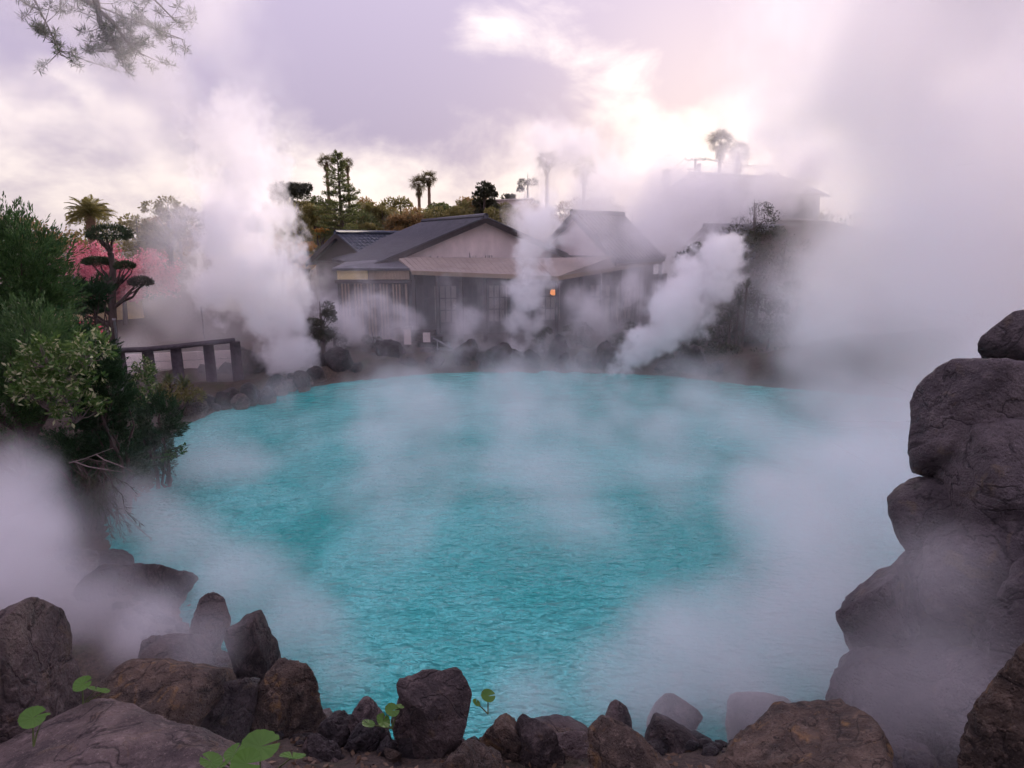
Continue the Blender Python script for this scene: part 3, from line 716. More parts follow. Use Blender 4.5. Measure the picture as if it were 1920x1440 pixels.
# ---- big juniper and shrubs on the left bank
def spray_bush(name, spec, Y, label, mat, n, seed, leaf=.09, wd=.02, upk=1.0, cat='bush', tips=True, group=None, spray=.34):
    """bush made of many upright feathery sprays; spec = list of (px, py, rx, ry) lobes"""
    r = np.random.default_rng(seed); x, y = spec[0][:2]; c0 = at(x, y, Y); g = min(hgt(c0.x, Y), c0.z - .3)
    t = thing(name, (c0.x, Y, g), label, cat, group); o = Vector((c0.x, Y, g)); b = MB()
    PS, DS = [], []; tot = sum(s[2] * s[3] for s in spec)
    for (px, py, rx, ry) in spec:
        c = at(px, py, Y) - o; m_ = mpp(px, py, Y); rad = (rx * m_, rx * m_ * .9, ry * m_)
        k = max(3, int(n * rx * ry / tot))
        sp = max(10, k // 46)
        P0, D0 = shell(c, rad, sp, r, .55, upk * .8); D0 = unit(D0 + r.normal(size=D0.shape) * .25)
        ln = spray * r.uniform(.6, 1.25, (sp, 1))
        for q in range(min(6 if Y > 12.9 else 3, sp)):
            b.tube(limb_path((0, 0, .05), tuple(P0[q]), r, 5, .08), [.05, .04, .03, .018, .006], 5)
        s = r.uniform(-.6, 1, (sp, 46, 1))
        off = unit(r.normal(size=(sp * 46, 3))).reshape(sp, 46, 3) * (.26 * ln[:, None, :]) * (1.05 - np.abs(s))
        P = (P0[:, None] + D0[:, None] * ln[:, None] * s + off).reshape(-1, 3)
        D = (D0[:, None] + off * 2.2 / np.maximum(ln[:, None], .05) + 0 * s).reshape(-1, 3)
        PS.append(P); DS.append(D + r.normal(size=D.shape) * .2)
    b.obj('trunk', BARK, t, True)
    addobj('foliage', leaves_mesh('foliage', np.concatenate(PS), np.concatenate(DS), leaf, wd, mat, r), t)
    return t
spray_bush('juniper_tree', [(10, 530, 100, 130), (-80, 560, 150, 160), (50, 490, 62, 70), (10, 650, 100, 110), (80, 550, 44, 60)], 13, 'tall dark feathery juniper towering over the left bank', L_JUN, 62000, 11, .10, .022, 1.2, 'tree', spray=.42)
spray_bush('juniper_shrub', [(10, 700, 90, 80), (-40, 760, 110, 80), (70, 640, 60, 60)], 11.4, 'feathery juniper shrub at the foot of the tall juniper', L_JUN, 30000, 12, .08, .018, 1.1)
spray_bush('conifer_shrub', [(205, 735, 38, 62), (180, 700, 36, 45), (190, 780, 46, 40)], 11.2, 'rounded dark conifer shrub beside the pale leaved bush', L_CON, 21000, 13, .06, .016, .9, spray=.18)
spray_bush('conifer_shrub', [(300, 790, 38, 48), (285, 850, 34, 50), (265, 890, 26, 30)], 12.6, 'dark conifer shrub overhanging the turquoise water', L_CON, 22000, 14, .06, .016, .6, spray=.18)
spray_bush('conifer_shrub', [(215, 850, 44, 45), (160, 860, 60, 45), (235, 905, 36, 30)], 11.8, 'shadowed conifer shrub under the pale leaved bush', L_CON, 20000, 15, .06, .016, .5, spray=.2)
spray_bush('conifer_shrub', [(190, 925, 48, 40), (150, 900, 50, 44), (120, 850, 50, 40), (235, 870, 30, 40)], 11.0, 'shadowed conifer shrub hanging down to the shore above the twigs', L_CON, 17000, 18, .06, .016, .3, spray=.2)
spray_bush('conifer_shrub', [(150, 560, 40, 32), (180, 545, 22, 20)], 16, 'small dark pine shrub in front of the yellow wall', L_CON, 8000, 16, .08, .02, .8, spray=.2)
spray_bush('conifer_shrub', [(150, 645, 34, 34), (185, 668, 30, 28)], 13.2, 'dark conifer shrub behind the pale leaved bush', L_CON, 10000, 17, .07, .018, .9, spray=.2)
# glossy pale leaved bush
def leaf_bush(spec, Y, label, n, seed, mat=L_SHRUB, leaf=.10, wd=.04, name='leafy_shrub', twig=BARKP):
    r = np.random.default_rng(seed); x, y = spec[0][:2]; c0 = at(x, y, Y); g = min(hgt(c0.x, Y), c0.z - .25); o = Vector((c0.x, Y, g))
    t = thing(name, o, label, 'bush'); b = MB(); PS, DS = [], []; tot = sum(s[2] * s[3] for s in spec)
    for (px, py, rx, ry) in spec:
        c = at(px, py, Y) - o; m_ = mpp(px, py, Y); k = max(8, int(n * rx * ry / tot / 9))
        P0, D0 = shell(c, (rx * m_, rx * m_, ry * m_), k, r, .35, .5)
        for q in range(min(9, k)):
            b.tube(limb_path((c.x * .6, c.y * .6, max(.05, c.z - ry * m_)), tuple(P0[q]), r, 6, .10), [.018, .014, .011, .008, .006, .003], 4)
        d = unit(r.normal(size=(k * 9, 3))) + np.repeat(unit(D0), 9, 0) * .7
        PS.append(np.repeat(P0, 9, 0) + r.normal(size=(k * 9, 3)) * .03); DS.append(d)
    b.obj('branches', twig, t, True)
    addobj('foliage', leaves_mesh('foliage', np.concatenate(PS), np.concatenate(DS), leaf, wd, mat, r), t)
leaf_bush([(120, 705, 62, 62), (175, 650, 40, 36), (60, 720, 40, 50), (140, 760, 50, 34), (80, 660, 40, 34)], 10.6, 'glossy bush with some pale leaves on the left bank', 3600, 21)
leaf_bush([(265, 720, 26, 34), (255, 765, 22, 34), (270, 690, 20, 18)], 13.5, 'sparse pale leaved bush between the dark conifer shrubs', 1500, 22, leaf=.08, wd=.035)
leaf_bush([(330, 735, 30, 22), (360, 745, 26, 18)], 17.5, 'low yellowing plant at the far left waterline', 900, 23, L_OLV, .12, .03, 'ground_plant')
# bare twiggy plant drooping over the shore
r = np.random.default_rng(31); c0 = at(190, 900, 10.2); g = min(hgt(c0.x, 10.2), c0.z - .1)
t = thing('twiggy_shrub', (c0.x, 10.2, g), 'grey twiggy shrub drooping to the water below the conifers', 'bush'); b = MB(); o = Vector((c0.x, 10.2, g)); PS, DS = [], []
for i in range(44):
    s0 = at(150 + r.uniform(-20, 50), 880 + r.uniform(-20, 40), 10.2 + r.uniform(-.4, .4)) - o
    e = at(205 + r.normal() * 34, 985 + r.normal() * 26, 10.1 + r.uniform(-.6, .4)) - o; pth = limb_path(s0, e, r, 6, .08, .12)
    b.tube(pth, [.012, .010, .008, .006, .004, .003], 4)
    A = np.array([tuple(p) for p in pth]); q = r.integers(2, 6, 60); f = r.uniform(0, 1, (60, 1)); P = A[q - 1] * (1 - f) + A[q] * f
    PS.append(P); DS.append(np.tile((A[-1] - A[2])[None], (60, 1)) + r.normal(size=(60, 3)) * .28)
b.obj('branches', BARK, t, True); addobj('foliage', leaves_mesh('foliage', np.concatenate(PS), np.concatenate(DS), .12, .010, L_DARK, r), t)
b = MB(); t = thing('bare_branch', at(130, 868, 9.8), 'pale bare forked branch sticking out below the conifers', 'branch'); o = t.location
for pts in ([(130, 868), (160, 860), (180, 852), (212, 840)], [(180, 852), (195, 862), (222, 872), (250, 885)], [(140, 866), (165, 875), (195, 880), (235, 886)]):
    b.tube([at(x, y, 9.8 - .2 * i) - o for i, (x, y) in enumerate(pts)], [.012, .009, .007, .004], 6)
b.obj('wood', BARKP, t, True)
b = MB(); t = thing('leafy_branch', at(285, 862, 12.0), 'thin branch with narrow leaves reaching over the water', 'branch'); o = t.location; r = np.random.default_rng(33)
PS, DS = [], []
for pts in ([(285, 862), (305, 850), (330, 840), (356, 834)], [(300, 852), (318, 848), (335, 846), (345, 846)], [(290, 858), (305, 858), (318, 855), (328, 850)]):
    A = np.array([tuple(at(x, y, 12.0 - .1 * i) - o) for i, (x, y) in enumerate(pts)]); b.tube(A.tolist(), [.014, .010, .007, .004], 5)
    for k in range(34):
        i = r.integers(0, 3); f = r.uniform(); PS.append(A[i] * (1 - f) + A[i + 1] * f); DS.append(np.array([.5, -.2, r.choice((-1, 1)) * .5]) + r.normal(size=3) * .45)
b.obj('twig', BARK, t, True); addobj('foliage', leaves_mesh('foliage', np.array(PS), np.array(DS), .12, .035, L_JUN, r), t)
# spiky plants near the fence
def spiky(px, py, Y, hpx, label, seed, mat=L_SPIKE, n=46):
    r = np.random.default_rng(seed); c = at(px, py, Y); g = min(hgt(c.x, Y), c.z); h = hpx * mpp(px, py, Y); V, F = [], []
    t = thing('spiky_plant', (c.x, Y, g), label, 'plant', 'spiky plants by the water'); dz = c.z - g
    MB().tube([(0, 0, -.05), (0, 0, dz + .08)], [.05, .035], 6).obj('stem', BARK, t)
    for i in range(n):
        an = r.uniform(0, 6.28); e = r.uniform(.15, 1.4); l = h * r.uniform(.7, 1.1); d = np.array([math.cos(an) * math.cos(e), math.sin(an) * math.cos(e), math.sin(e)]); s = np.array([-math.sin(an), math.cos(an), 0]) * .022
        p = np.array([0, 0, dz]); b_ = len(V); m1 = p + d * l * .55 + (0, 0, .04); V += [p - s * .6, p + s * .6, m1 + s, m1 - s, p + d * l + (0, 0, -.12 * l)]
        F += [(b_, b_ + 1, b_ + 2, b_ + 3), (b_ + 3, b_ + 2, b_ + 4)]
    addobj('foliage', mesh('foliage', V, F, mat), t)
for i, (x, y, h, lb) in enumerate([(283, 706, 34, 'spiky upright plant in front of the fence posts'), (345, 728, 34, 'spiky green plant beside the far left shore rocks'), (318, 722, 30, 'spiky pale plant between the fence and the water'), (300, 738, 26, 'small spiky plant low on the left shore')]): spiky(x, y, 18.6 - (y - 700) * .03, h, lb, i + 3)
for i, (x, y) in enumerate([(1320, 508), (1385, 575), (1370, 600), (1400, 540)]): spiky(x, y, 25.5, 26, 'spiky dark plant poking out of the steam on the slope', i + 9, L_DARK)

# ---- broad round leaves close to the camera
def round_leaf(name, seed):
    r = np.random.default_rng(seed); n = 64; V = [(0, 0, 0)]; F = []
    for k in (.5, 1.):
        for i in range(n):
            a = .12 + (2 * math.pi - .24) * i / (n - 1) - math.pi + math.pi
            rr = k * (1 + (.05 * abs(math.sin(a * 7 + seed)) + .04 * math.sin(a * 2 + seed * 2) + .008 * r.normal()) * (k == 1.))
            V.append((-.0 + rr * math.cos(a + math.pi) * -1, rr * math.sin(a + math.pi), .16 * k * k + .05 * math.sin(a * 3 + seed) * k - .10 * (k == 1.) * math.cos(a)))
    for i in range(n - 1):
        F.append((0, 1 + i, 2 + i)); F.append((1 + i, 1 + n + i, 2 + n + i, 2 + i))
    me = mesh(name, V, F, L_BROAD, True); return me
RL = [round_leaf('leaf', k) for k in range(4)]
def leaf_plant(lst, label, seed):
    """lst = (px, py, size px, Y, tilt x, tilt y, turn)"""
    r = np.random.default_rng(seed); x, y, s, Y = lst[0][:4]; root = at(x, y + s * .75, Y + .05)
    t = thing('leaf_plant', root, label, 'plant')
    for i, (x, y, s, Y, tx, ty, tz) in enumerate(lst):
        p = at(x, y, Y) - root; k = s / 2 * mpp(x, y, Y)
        k *= .66; o = addobj('leaf', RL[(i + seed) % 4], t, p, (tx * .6, ty * .6, tz), (k, k, k))
        MB().tube([(0, 0, -.02), (p.x * .4, p.y * .4, p.z * .5 - .02), p], [.006, .005, .004], 5).obj('stalk', STEM, t, True)
leaf_plant([(488, 1400, 100, 2.9, .35, .1, .4), (440, 1412, 56, 2.8, -.2, -.5, 1.2), (548, 1420, 70, 2.75, .5, .6, 2.0), (395, 1428, 62, 2.75, .3, -.6, 2.9), (462, 1432, 80, 2.65, .9, .0, 0.), (425, 1432, 50, 2.7, 1.0, .2, 4.)], 'cluster of broad green leaves on the wide flat slab', 1)
leaf_plant([(155, 1283, 48, 4.0, .5, -.4, .5), (180, 1294, 44, 3.95, .9, .3, 2.2), (196, 1296, 26, 3.95, .2, .4, 1.)], 'small pair of pale green leaves beside the huge dark block', 2)
leaf_plant([(62, 1346, 64, 3.4, .8, -.3, .6), (82, 1342, 30, 3.45, .3, .4, 2.)], 'single broad dull green leaf under the huge dark block', 3)
leaf_plant([(735, 1332, 40, 4.3, .6, .2, .3), (718, 1352, 44, 4.25, .9, -.2, 1.5), (690, 1358, 36, 4.25, .5, -.5, 2.6), (750, 1325, 22, 4.35, .3, .5, 1.)], 'bright green leaves beside the blocky dark rock', 4)
leaf_plant([(915, 1305, 40, 4.5, .7, .2, .3), (893, 1318, 24, 4.5, .9, -.3, 1.5)], 'round bright leaf on top of the cracked rock', 5)

# ---- leaf litter
r = np.random.default_rng(77); PS, DS = [], []
for i in range(520):
    x = r.uniform(-2.2, 1.6); y = r.uniform(3.7, 5.5); PS.append((x, y, hgt(x, y) + .015)); DS.append((r.normal(), r.normal(), r.normal() * .3))
tag(addobj('leaf_litter', leaves_mesh('leaf_litter', np.array(PS), np.array(DS), .06, .032, L_DRY, r)), 'dry brown leaves and debris littering the soil between the rocks', 'leaf litter', kind='stuff')

# ---- pine reaching in at the top left
r = np.random.default_rng(41); YB = 20.5
base = at(-260, 700, YB); g = hgt(base.x, YB)
t = thing('pine_tree', (base.x, YB, g), 'overhanging pine whose hazy boughs reach in from above the juniper', 'tree'); o = t.location; b = MB(); top = at(-240, -200, YB) - o
b.tube([(0, 0, -.2), (.1, 0, top.z * .5), top], [.25, .2, .08], 8); PS, DS = [], []
for pts in ([(-245, -60), (-60, -70), (100, -20), (230, 30), (345, 75)], [(-245, -20), (-100, -40), (60, -10), (90, 50), (115, 105)], [(150, -10), (210, 40), (240, 80), (270, 105)], [(-60, -70), (120, -80), (260, -30), (330, 40)], [(180, 0), (190, 50), (215, 90), (220, 100)]):
    A = [at(x, y, YB + (.25 * i)) - o for i, (x, y) in enumerate(pts)]
    b.tube(A, [.09, .06, .04, .022, .012][:len(A)], 6); A = np.array([tuple(a) for a in A])
    for k in range(26):
        i = r.integers(max(0, len(A) - 3), len(A) - 1); f = r.uniform(); p = A[i] * (1 - f) + A[i + 1] * f; e = p + np.array([r.normal() * .5, r.normal() * .5, r.normal() * .32])
        b.tube([p, (p + e) / 2 + np.array([0, 0, -.04]), e], [.014, .009, .005], 4)
        n = 60; q = unit(r.normal(size=(n, 3))) + np.array([0, 0, .3]); s = r.uniform(.55, 1., (n, 1)); PS.append(p * (1 - s) + e * s); DS.append(q)
b.obj('trunk', BARK, t, True); addobj('crown', leaves_mesh('crown', np.concatenate(PS), np.concatenate(DS), .22, .018, L_PINE, r), t)

# ------------------------------------------------------------ buildings
def gable_house(name, apex_px, Y, theta, half, drop, back, label, roofmat, wallmat, over=.45, wall_h=None, front_over=.35, ribs=True, wallbase=WOODD, zeave_wall=None):
    """house with its gable end turned by theta; apex_px is where the gable's peak shows"""
    ap = at(*apex_px, Y); g = min(hgt(ap.x, Y), ap.z - 3)
    t = thing(name, (ap.x, ap.y, g), label, 'house', rz=theta)
    za = ap.z - g; ze = za - drop; th = .14
    # gable wall panel (local: x along the facade, y to the back)
    MB().prism([(-half, .0, ze), (half, .0, ze), (0, .0, za - .05)], (0, .12, 0)).obj('gable', wallmat, t)
    w = MB(); w.box((0, back / 2 + .06, ze / 2 - .05), (2 * half - .3, back, ze)).obj('wall', wallbase, t)
    slope = drop / half
    for sg in (-1, 1):
        L = half + over; zt = za + .10; zb_ = za + .10 - slope * L
        rf = MB(); rf.prism([(0, -front_over, zt), (sg * L, -front_over, zb_), (sg * L, -front_over, zb_ - th), (0, -front_over, zt - th)], (0, back + 2 * front_over, 0))
        ro = rf.obj('roof', roofmat, t)
        if ribs:
            rb = MB(); n = int((back + 2 * front_over) / .30)
            for i in range(n + 1):
                y = -front_over + (back + 2 * front_over) * i / n
                rb.tube([(sg * .05, y, zt + .015 - slope * .05), (sg * L, y, zb_ + .015)], .045, 5)
            m_ = int(L / .28)
            for i in range(1, m_ + 1):
                x = L * i / m_; z = zt - slope * x
                rb.box((sg * x, back / 2, z + .01), (.035, back + 2 * front_over - .02, .05))
            rr = rb.obj('tile_rows', roofmat, ro)
        vg = MB(); vg.prism([(0, -front_over - .05, zt - .02), (sg * L, -front_over - .05, zb_ - .02), (sg * L, -front_over - .05, zb_ - .26), (0, -front_over - .05, zt - .26)], (0, .045, 0)); vg.obj('barge_board', WOODD, t)
    rc = MB(); rc.tube([(0, -front_over - .08, za + .16), (0, back + front_over, za + .16)], .13, 8); rc.obj('ridge_cap', roofmat, t, True)
    return t, za, ze, g
hA, za, ze, gA = gable_house('gabled_house', (905, 412), 31, math.radians(25), 5.0, 1.95, 9, 'long roofed house with a wide pale gable over the porch', TILE, PLAST)
# mould streaks along the foot of the wide gable
mb = MB(); rr_ = random.Random(4)
for i in range(34):
    x = -2.9 + i * .12 + rr_.uniform(-.05, .05); h = rr_.uniform(.04, .2) + (.25 if i == 18 else 0)
    mb.box((x, -.012, ze + .12 + h / 2), (rr_.uniform(.02, .06), .012, h))
mb.obj('mould_streaks', WOODD, hA)
MB().box((0, -.03, ze + .04), (9.6, .05, .14)).obj('sill_beam', WOODD, hA)
hB, zb2, zeB, gB = gable_house('gabled_house', (1082, 404), 32.2, math.radians(-44), 2.3, 1.9, 3.6, 'steep gabled house with a pale end wall half hidden in steam', TILE, PLAST, .35)
hC, *_ = gable_house('back_house', (640, 441), 37, math.radians(-38), 2.6, 1.45, 6, 'small slate blue roofed house behind the left wing', TILEB, WOODD, .4)
hD, zD, zeD, gD = gable_house('hill_house', (1300, 328), 52, math.radians(-62), 3.2, 1.3, 11, 'hill house with a long tiled ridge above the steam', TILE, PLAST, .5)
hE, zE, zeE, gE = gable_house('lower_hill_house', (1330, 428), 40, math.radians(-68), 3.0, 1.8, 7, 'dark tiled roof showing through the steam below the hill house', TILEB, WOODD, .5)
hF, *_ = gable_house('distant_house', (992, 378), 60, math.radians(62), 2.6, 1.2, 6, 'distant sunlit pale roof beyond the twin gables', PENT, CREAM, .4)
hG, *_ = gable_house('yellow_house', (160, 520), 34, math.radians(30), 2.6, 1.0, 5, 'small yellow walled house seen between the left shrubs', TILE, CREAM, .4, wallbase=CREAM)

# porch with worn pale roof in front of both gables
T = [at(745, 482, 29.0), at(1010, 484, 30.6), at(1150, 481, 30.4), at(1250, 476, 34)]
E_ = [at(772, 507, 27.7), at(1046, 518, 27.4), at(1242, 486, 33.2)]
gp_ = hgt(0, 29); po = thing('shop_porch', (0, 29, gp_), 'open shop porch with a worn pale roof along the gabled houses', 'porch'); O = po.location
def slab(pts, th, name, mat, parent=po):
    pts = [p - O for p in pts]; return MB().prism(pts, (0, 0, -th)).obj(name, mat, parent)
slab([T[0], E_[0], E_[1], T[1]], .10, 'roof', PENT); slab([T[1], E_[1], T[2]], .10, 'roof', PENT); slab([T[2], E_[1], E_[2], T[3]], .10, 'roof', PENT)
# roofing seams
def seams(a0, a1, b0, b1, n, parent):
    m_ = MB()
    for i in range(1, n):
        f = i / n; p = a0.lerp(a1, f) - O; q = b0.lerp(b1, f) - O; m_.tube([p + Vector((0, 0, .012)), q + Vector((0, 0, .012))], .014, 5)
    m_.obj('roof_seams', PENT, parent)
seams(T[0], T[1], E_[0], E_[1], 26, po); seams(T[2], T[3], E_[1], E_[2], 16, po)
for a, b_ in ((E_[0], E_[1]), (E_[1], E_[2])):
    d = (b_ - a); MB().prism([a - O + Vector((0, -.03, .0)), b_ - O + Vector((0, -.03, .0)), b_ - O + Vector((0, -.03, -.18)), a - O + Vector((0, -.03, -.18))], (0, .03, 0)).obj('fascia', WOODT, po)
for a, b_, n in ((E_[0], E_[1], 6), (E_[1], E_[2], 5)):
    for i in range(n + 1):
        if i == 0 and a is E_[1]: continue
        p = a.lerp(b_, i / n) - O + Vector((0, .35, 0)); z = hgt(p.x, p.y + 29) - gp_
        MB().box((p.x, p.y, (p.z - .1 + z) / 2 - .1), (.15, .15, p.z - .1 - z + .2)).obj('post', WOODD, po)
# shop front under the porch: dark wall with lattice bays
def front(a, b_, n, parent):
    a = a - O; b_ = b_ - O; d = b_ - a; ang = math.atan2(d.y, d.x); Lw = d.to_2d().length; zt = min(a.z, b_.z) - .35; zb_ = .0
    MB().box(((a.x + b_.x) / 2, (a.y + b_.y) / 2, (zt + zb_) / 2), (Lw, .12, zt - zb_), ang).obj('wall', WOODD, parent)
    nrm = Vector((math.sin(ang), -math.cos(ang), 0))
    for i in range(n):
        c = a.lerp(b_, (i + .5) / n) + nrm * .075; w = Lw / n * .82
        win = MB().box((c.x, c.y, zt * .52), (w, .02, zt * .62), ang).obj('window', GLASS if i % 2 else SHOJI, parent)
        fr = MB()
        for k in range(5):
            q = c + Vector((math.cos(ang), math.sin(ang), 0)) * (w * (k / 4 - .5)) + nrm * .02; fr.box((q.x, q.y, zt * .52), (.05, .03, zt * .62), ang)
        for zz in (.21, .42, .62, .83): q = c + nrm * .022; fr.box((q.x, q.y, zt * zz), (w + .06, .03, .05), ang)
        fr.obj('frame', WOODD, win)
front(at(700, 500, 29.4), at(1010, 500, 31), 6, po); front(at(1010, 500, 31.2), at(1150, 500, 30.9), 3, po); front(at(1150, 500, 30.9), at(1250, 500, 34.5), 3, po)
# left wing: small low roof, pale frieze and slatted wall
wl = at(640, 520, 28.4); wg = hgt(wl.x, 28.4); wi = thing('left_wing', (wl.x, 28.4, wg), 'low left wing of the house with a pale frieze under its eave', 'house wing'); O = wi.location
slab([at(648, 491, 29.6), at(622, 503, 27.6), at(770, 503, 27.9), at(745, 484, 29.3)], .10, 'roof', TILE, wi)
def panel(x0, y0, x1, y1, Y, name, mat, th=.08, parent=wi):
    a = at(x0, y0, Y) - O; b_ = at(x1, y1, Y) - O; c = (a + b_) / 2
    return MB().box((c.x, c.y, c.z), (abs(b_.x - a.x), th, abs(a.z - b_.z))).obj(name, mat, parent)
panel(632, 506, 690, 524, 28.0, 'frieze_panel', CREAM); panel(691, 506, 768, 524, 28.0, 'frieze_panel', WOODT)
panel(628, 525, 772, 531, 27.95, 'beam', WOODD, .14)
a = at(632, 532, 28.0) - O; b_ = at(768, 640, 28.0) - O
MB().box(((a.x + b_.x) / 2, a.y + .1, (a.z + b_.z) / 2 - .3), (b_.x - a.x, .08, a.z - b_.z + .6)).obj('wall', WOODD, wi)
for i in range(22):
    x = a.x + (b_.x - a.x) * (i + .5) / 22
    MB().box((x, a.y, (a.z + b_.z) / 2 - .3), (.07, .05, a.z - b_.z + .6)).obj('slat', WOODT if i % 4 else WOODD, wi)
# lantern under the porch
lp_ = at(1037, 548, 29.0); lt = thing('paper_lantern', lp_, 'small orange lit lantern hanging under the porch roof', 'lantern'); bl = MB(); bl.tube([(0, 0, -.13), (0, 0, -.09), (0, 0, 0), (0, 0, .09), (0, 0, .13)], [.06, .11, .13, .11, .06], 12); bl.obj('shade', LANT, lt, True)
MB().tube([(0, 0, .13), (0, 0, .75)], .008, 5).obj('cord', WOODD, lt); MB().tube([(0, 0, .12), (0, 0, .15)], .07, 10).obj('cap', WOODD, lt)

# ---- fence with thick round posts
fp = [(-20, 0)]
O = at(240, 700, 20.0); O.z = hgt(O.x, O.y); fe = thing('post_fence', O, 'fence of thick round grey posts under one top rail', 'fence')
ftop = [at(222, 657, 19.6), at(276, 655, 20.0), at(329, 650, 20.5), at(390, 643, 21.0), at(440, 638, 21.5)]
for p in ftop:
    q = p - O; z = hgt(p.x, p.y) - O.z
    MB().tube([(q.x, q.y, z - .2), (q.x, q.y, q.z - .30), (q.x, q.y, q.z - .04)], [.175, .17, .165], 14).obj('post', CONC, fe, True)
MB().tube([p - O for p in ftop], .085, 12).obj('rail', CONC, fe, True)
# ---- pale board wall behind the fence
O = at(340, 700, 22.6); O.z = hgt(O.x, O.y); wa = thing('board_wall', O, 'low pale wall of wide horizontal boards behind the fence', 'wall')
p0, p1 = at(225, 690, 22.2), at(444, 676, 23.2); d = p1 - p0; an = math.atan2(d.y, d.x); Lw = d.to_2d().length
zt = at(440, 656, 23.2).z
for k in range(5):
    for j in range(3):
        c = p0.lerp(p1, (j + .5) / 3); z = zt - .15 - k * .315
        MB().box((c.x - O.x, c.y - O.y + .002 * ((k + j) % 2), z - O.z), (Lw / 3 - .012, .06, .295), an).obj('board', BOARD, wa)
MB().box(((p0.x + p1.x) / 2 - O.x, (p0.y + p1.y) / 2 - O.y + .06, zt - .8 - O.z), (Lw - .04, .05, 1.55), an).obj('backing', WOODD, wa)
# ---- pale handrail going down to the water
hr = thing('handrail', at(818, 650, 25.6), 'slanting pale metal handrail beside the far steps', 'railing'); O = hr.location
MB().tube([at(812, 634, 25.6) - O, at(882, 670, 24.9) - O], .035, 8).obj('rail', METAL, hr, True)
for x, y, Y in ((820, 638, 25.5), (850, 654, 25.2), (878, 668, 24.95)):
    p = at(x, y, Y) - O; MB().tube([p, p + Vector((0, 0, -.95))], .025, 6).obj('post', METAL, hr, True)
stp = thing('stone_steps', at(800, 690, 25.5), 'dark stone steps down to the far waterline', 'steps'); O = stp.location
for k in range(6):
    p = at(790 + k * 12, 660, 27.0 - k * .35) - O; z = 1.15 - k * .19 - O.z
    MB().box((p.x, p.y, z), (1.3, .40, .2)).obj('step', ROCKD, stp)
# white sign posts in front of the porch
for i, (x, y0, y1) in enumerate([(764, 612, 652), (800, 620, 655)]):
    p = at(x, (y0 + y1) / 2, 26.2); s_ = thing('notice_board', (p.x, p.y, hgt(p.x, p.y)), 'small white notice board near the far steps', 'sign', 'notice boards by the steps'); zc = p.z - s_.location.z
    MB().box((0, 0, zc), (.3, .03, .62)).obj('panel', BOARD, s_); MB().tube([(0, .04, -.1), (0, .04, zc + .3)], .03, 6).obj('post', WOODD, s_)
# ---- lamp poles by the fence
for x, y0, Y in ((377, 575, 24), (214, 600, 18.2)):
    p = at(x, y0, Y); z = hgt(p.x, Y); s_ = thing('thin_pole', (p.x, Y, z), 'thin pale pole behind the board wall' if x > 300 else 'thin pale pole beside the pruned pine trunk', 'pole')
    MB().tube([(0, 0, -.1), (0, 0, p.z - z)], .035, 8).obj('shaft', METAL, s_, True); MB().tube([(0, 0, p.z - z), (0, 0, p.z - z + .04)], .05, 8).obj('cap', METAL, s_, True)
# ---- utility pole and wires
up = at(1304, 300, 58); ug = hgt(up.x, 58); u = thing('utility_pole', (up.x, 58, ug), 'utility pole with crossarm and transformer beside the hill house', 'utility pole'); z = up.z - ug
MB().tube([(0, 0, -.2), (0, 0, z + .1)], [.17, .11], 10).obj('shaft', CONC, u, True)
MB().box((0, 0, z), (1.7, .07, .07)).obj('crossarm', CONC, u); MB().box((-.1, .1, z - .75), (1.1, .1, .1)).obj('crossarm', CONC, u)
MB().tube([(.32, 0, z - 1.0), (.32, 0, z - .3)], .2, 10).obj('transformer', METAL, u, True)
for k in (-.85, -.3, .3, .85): MB().tube([(k, 0, z + .05), (k, 0, z + .2)], .04, 6).obj('insulator', METAL, u, True)
O = Vector((up.x, 58, ug))
for (k, e) in ((-.85, (1190, 352, 50)), (-.3, (1215, 350, 50)), (.3, (1540, 312, 66)), (.85, (1540, 322, 66)), (-.1, (1540, 305, 66))):
    a = Vector((k, 0, z + .2)); b_ = at(*e) - O; P = [a.lerp(b_, i / 12) + Vector((0, 0, -.5 * math.sin(math.pi * i / 12))) for i in range(13)]
    MB().tube(P, .022, 4).obj('wire', WOODD, u, True)

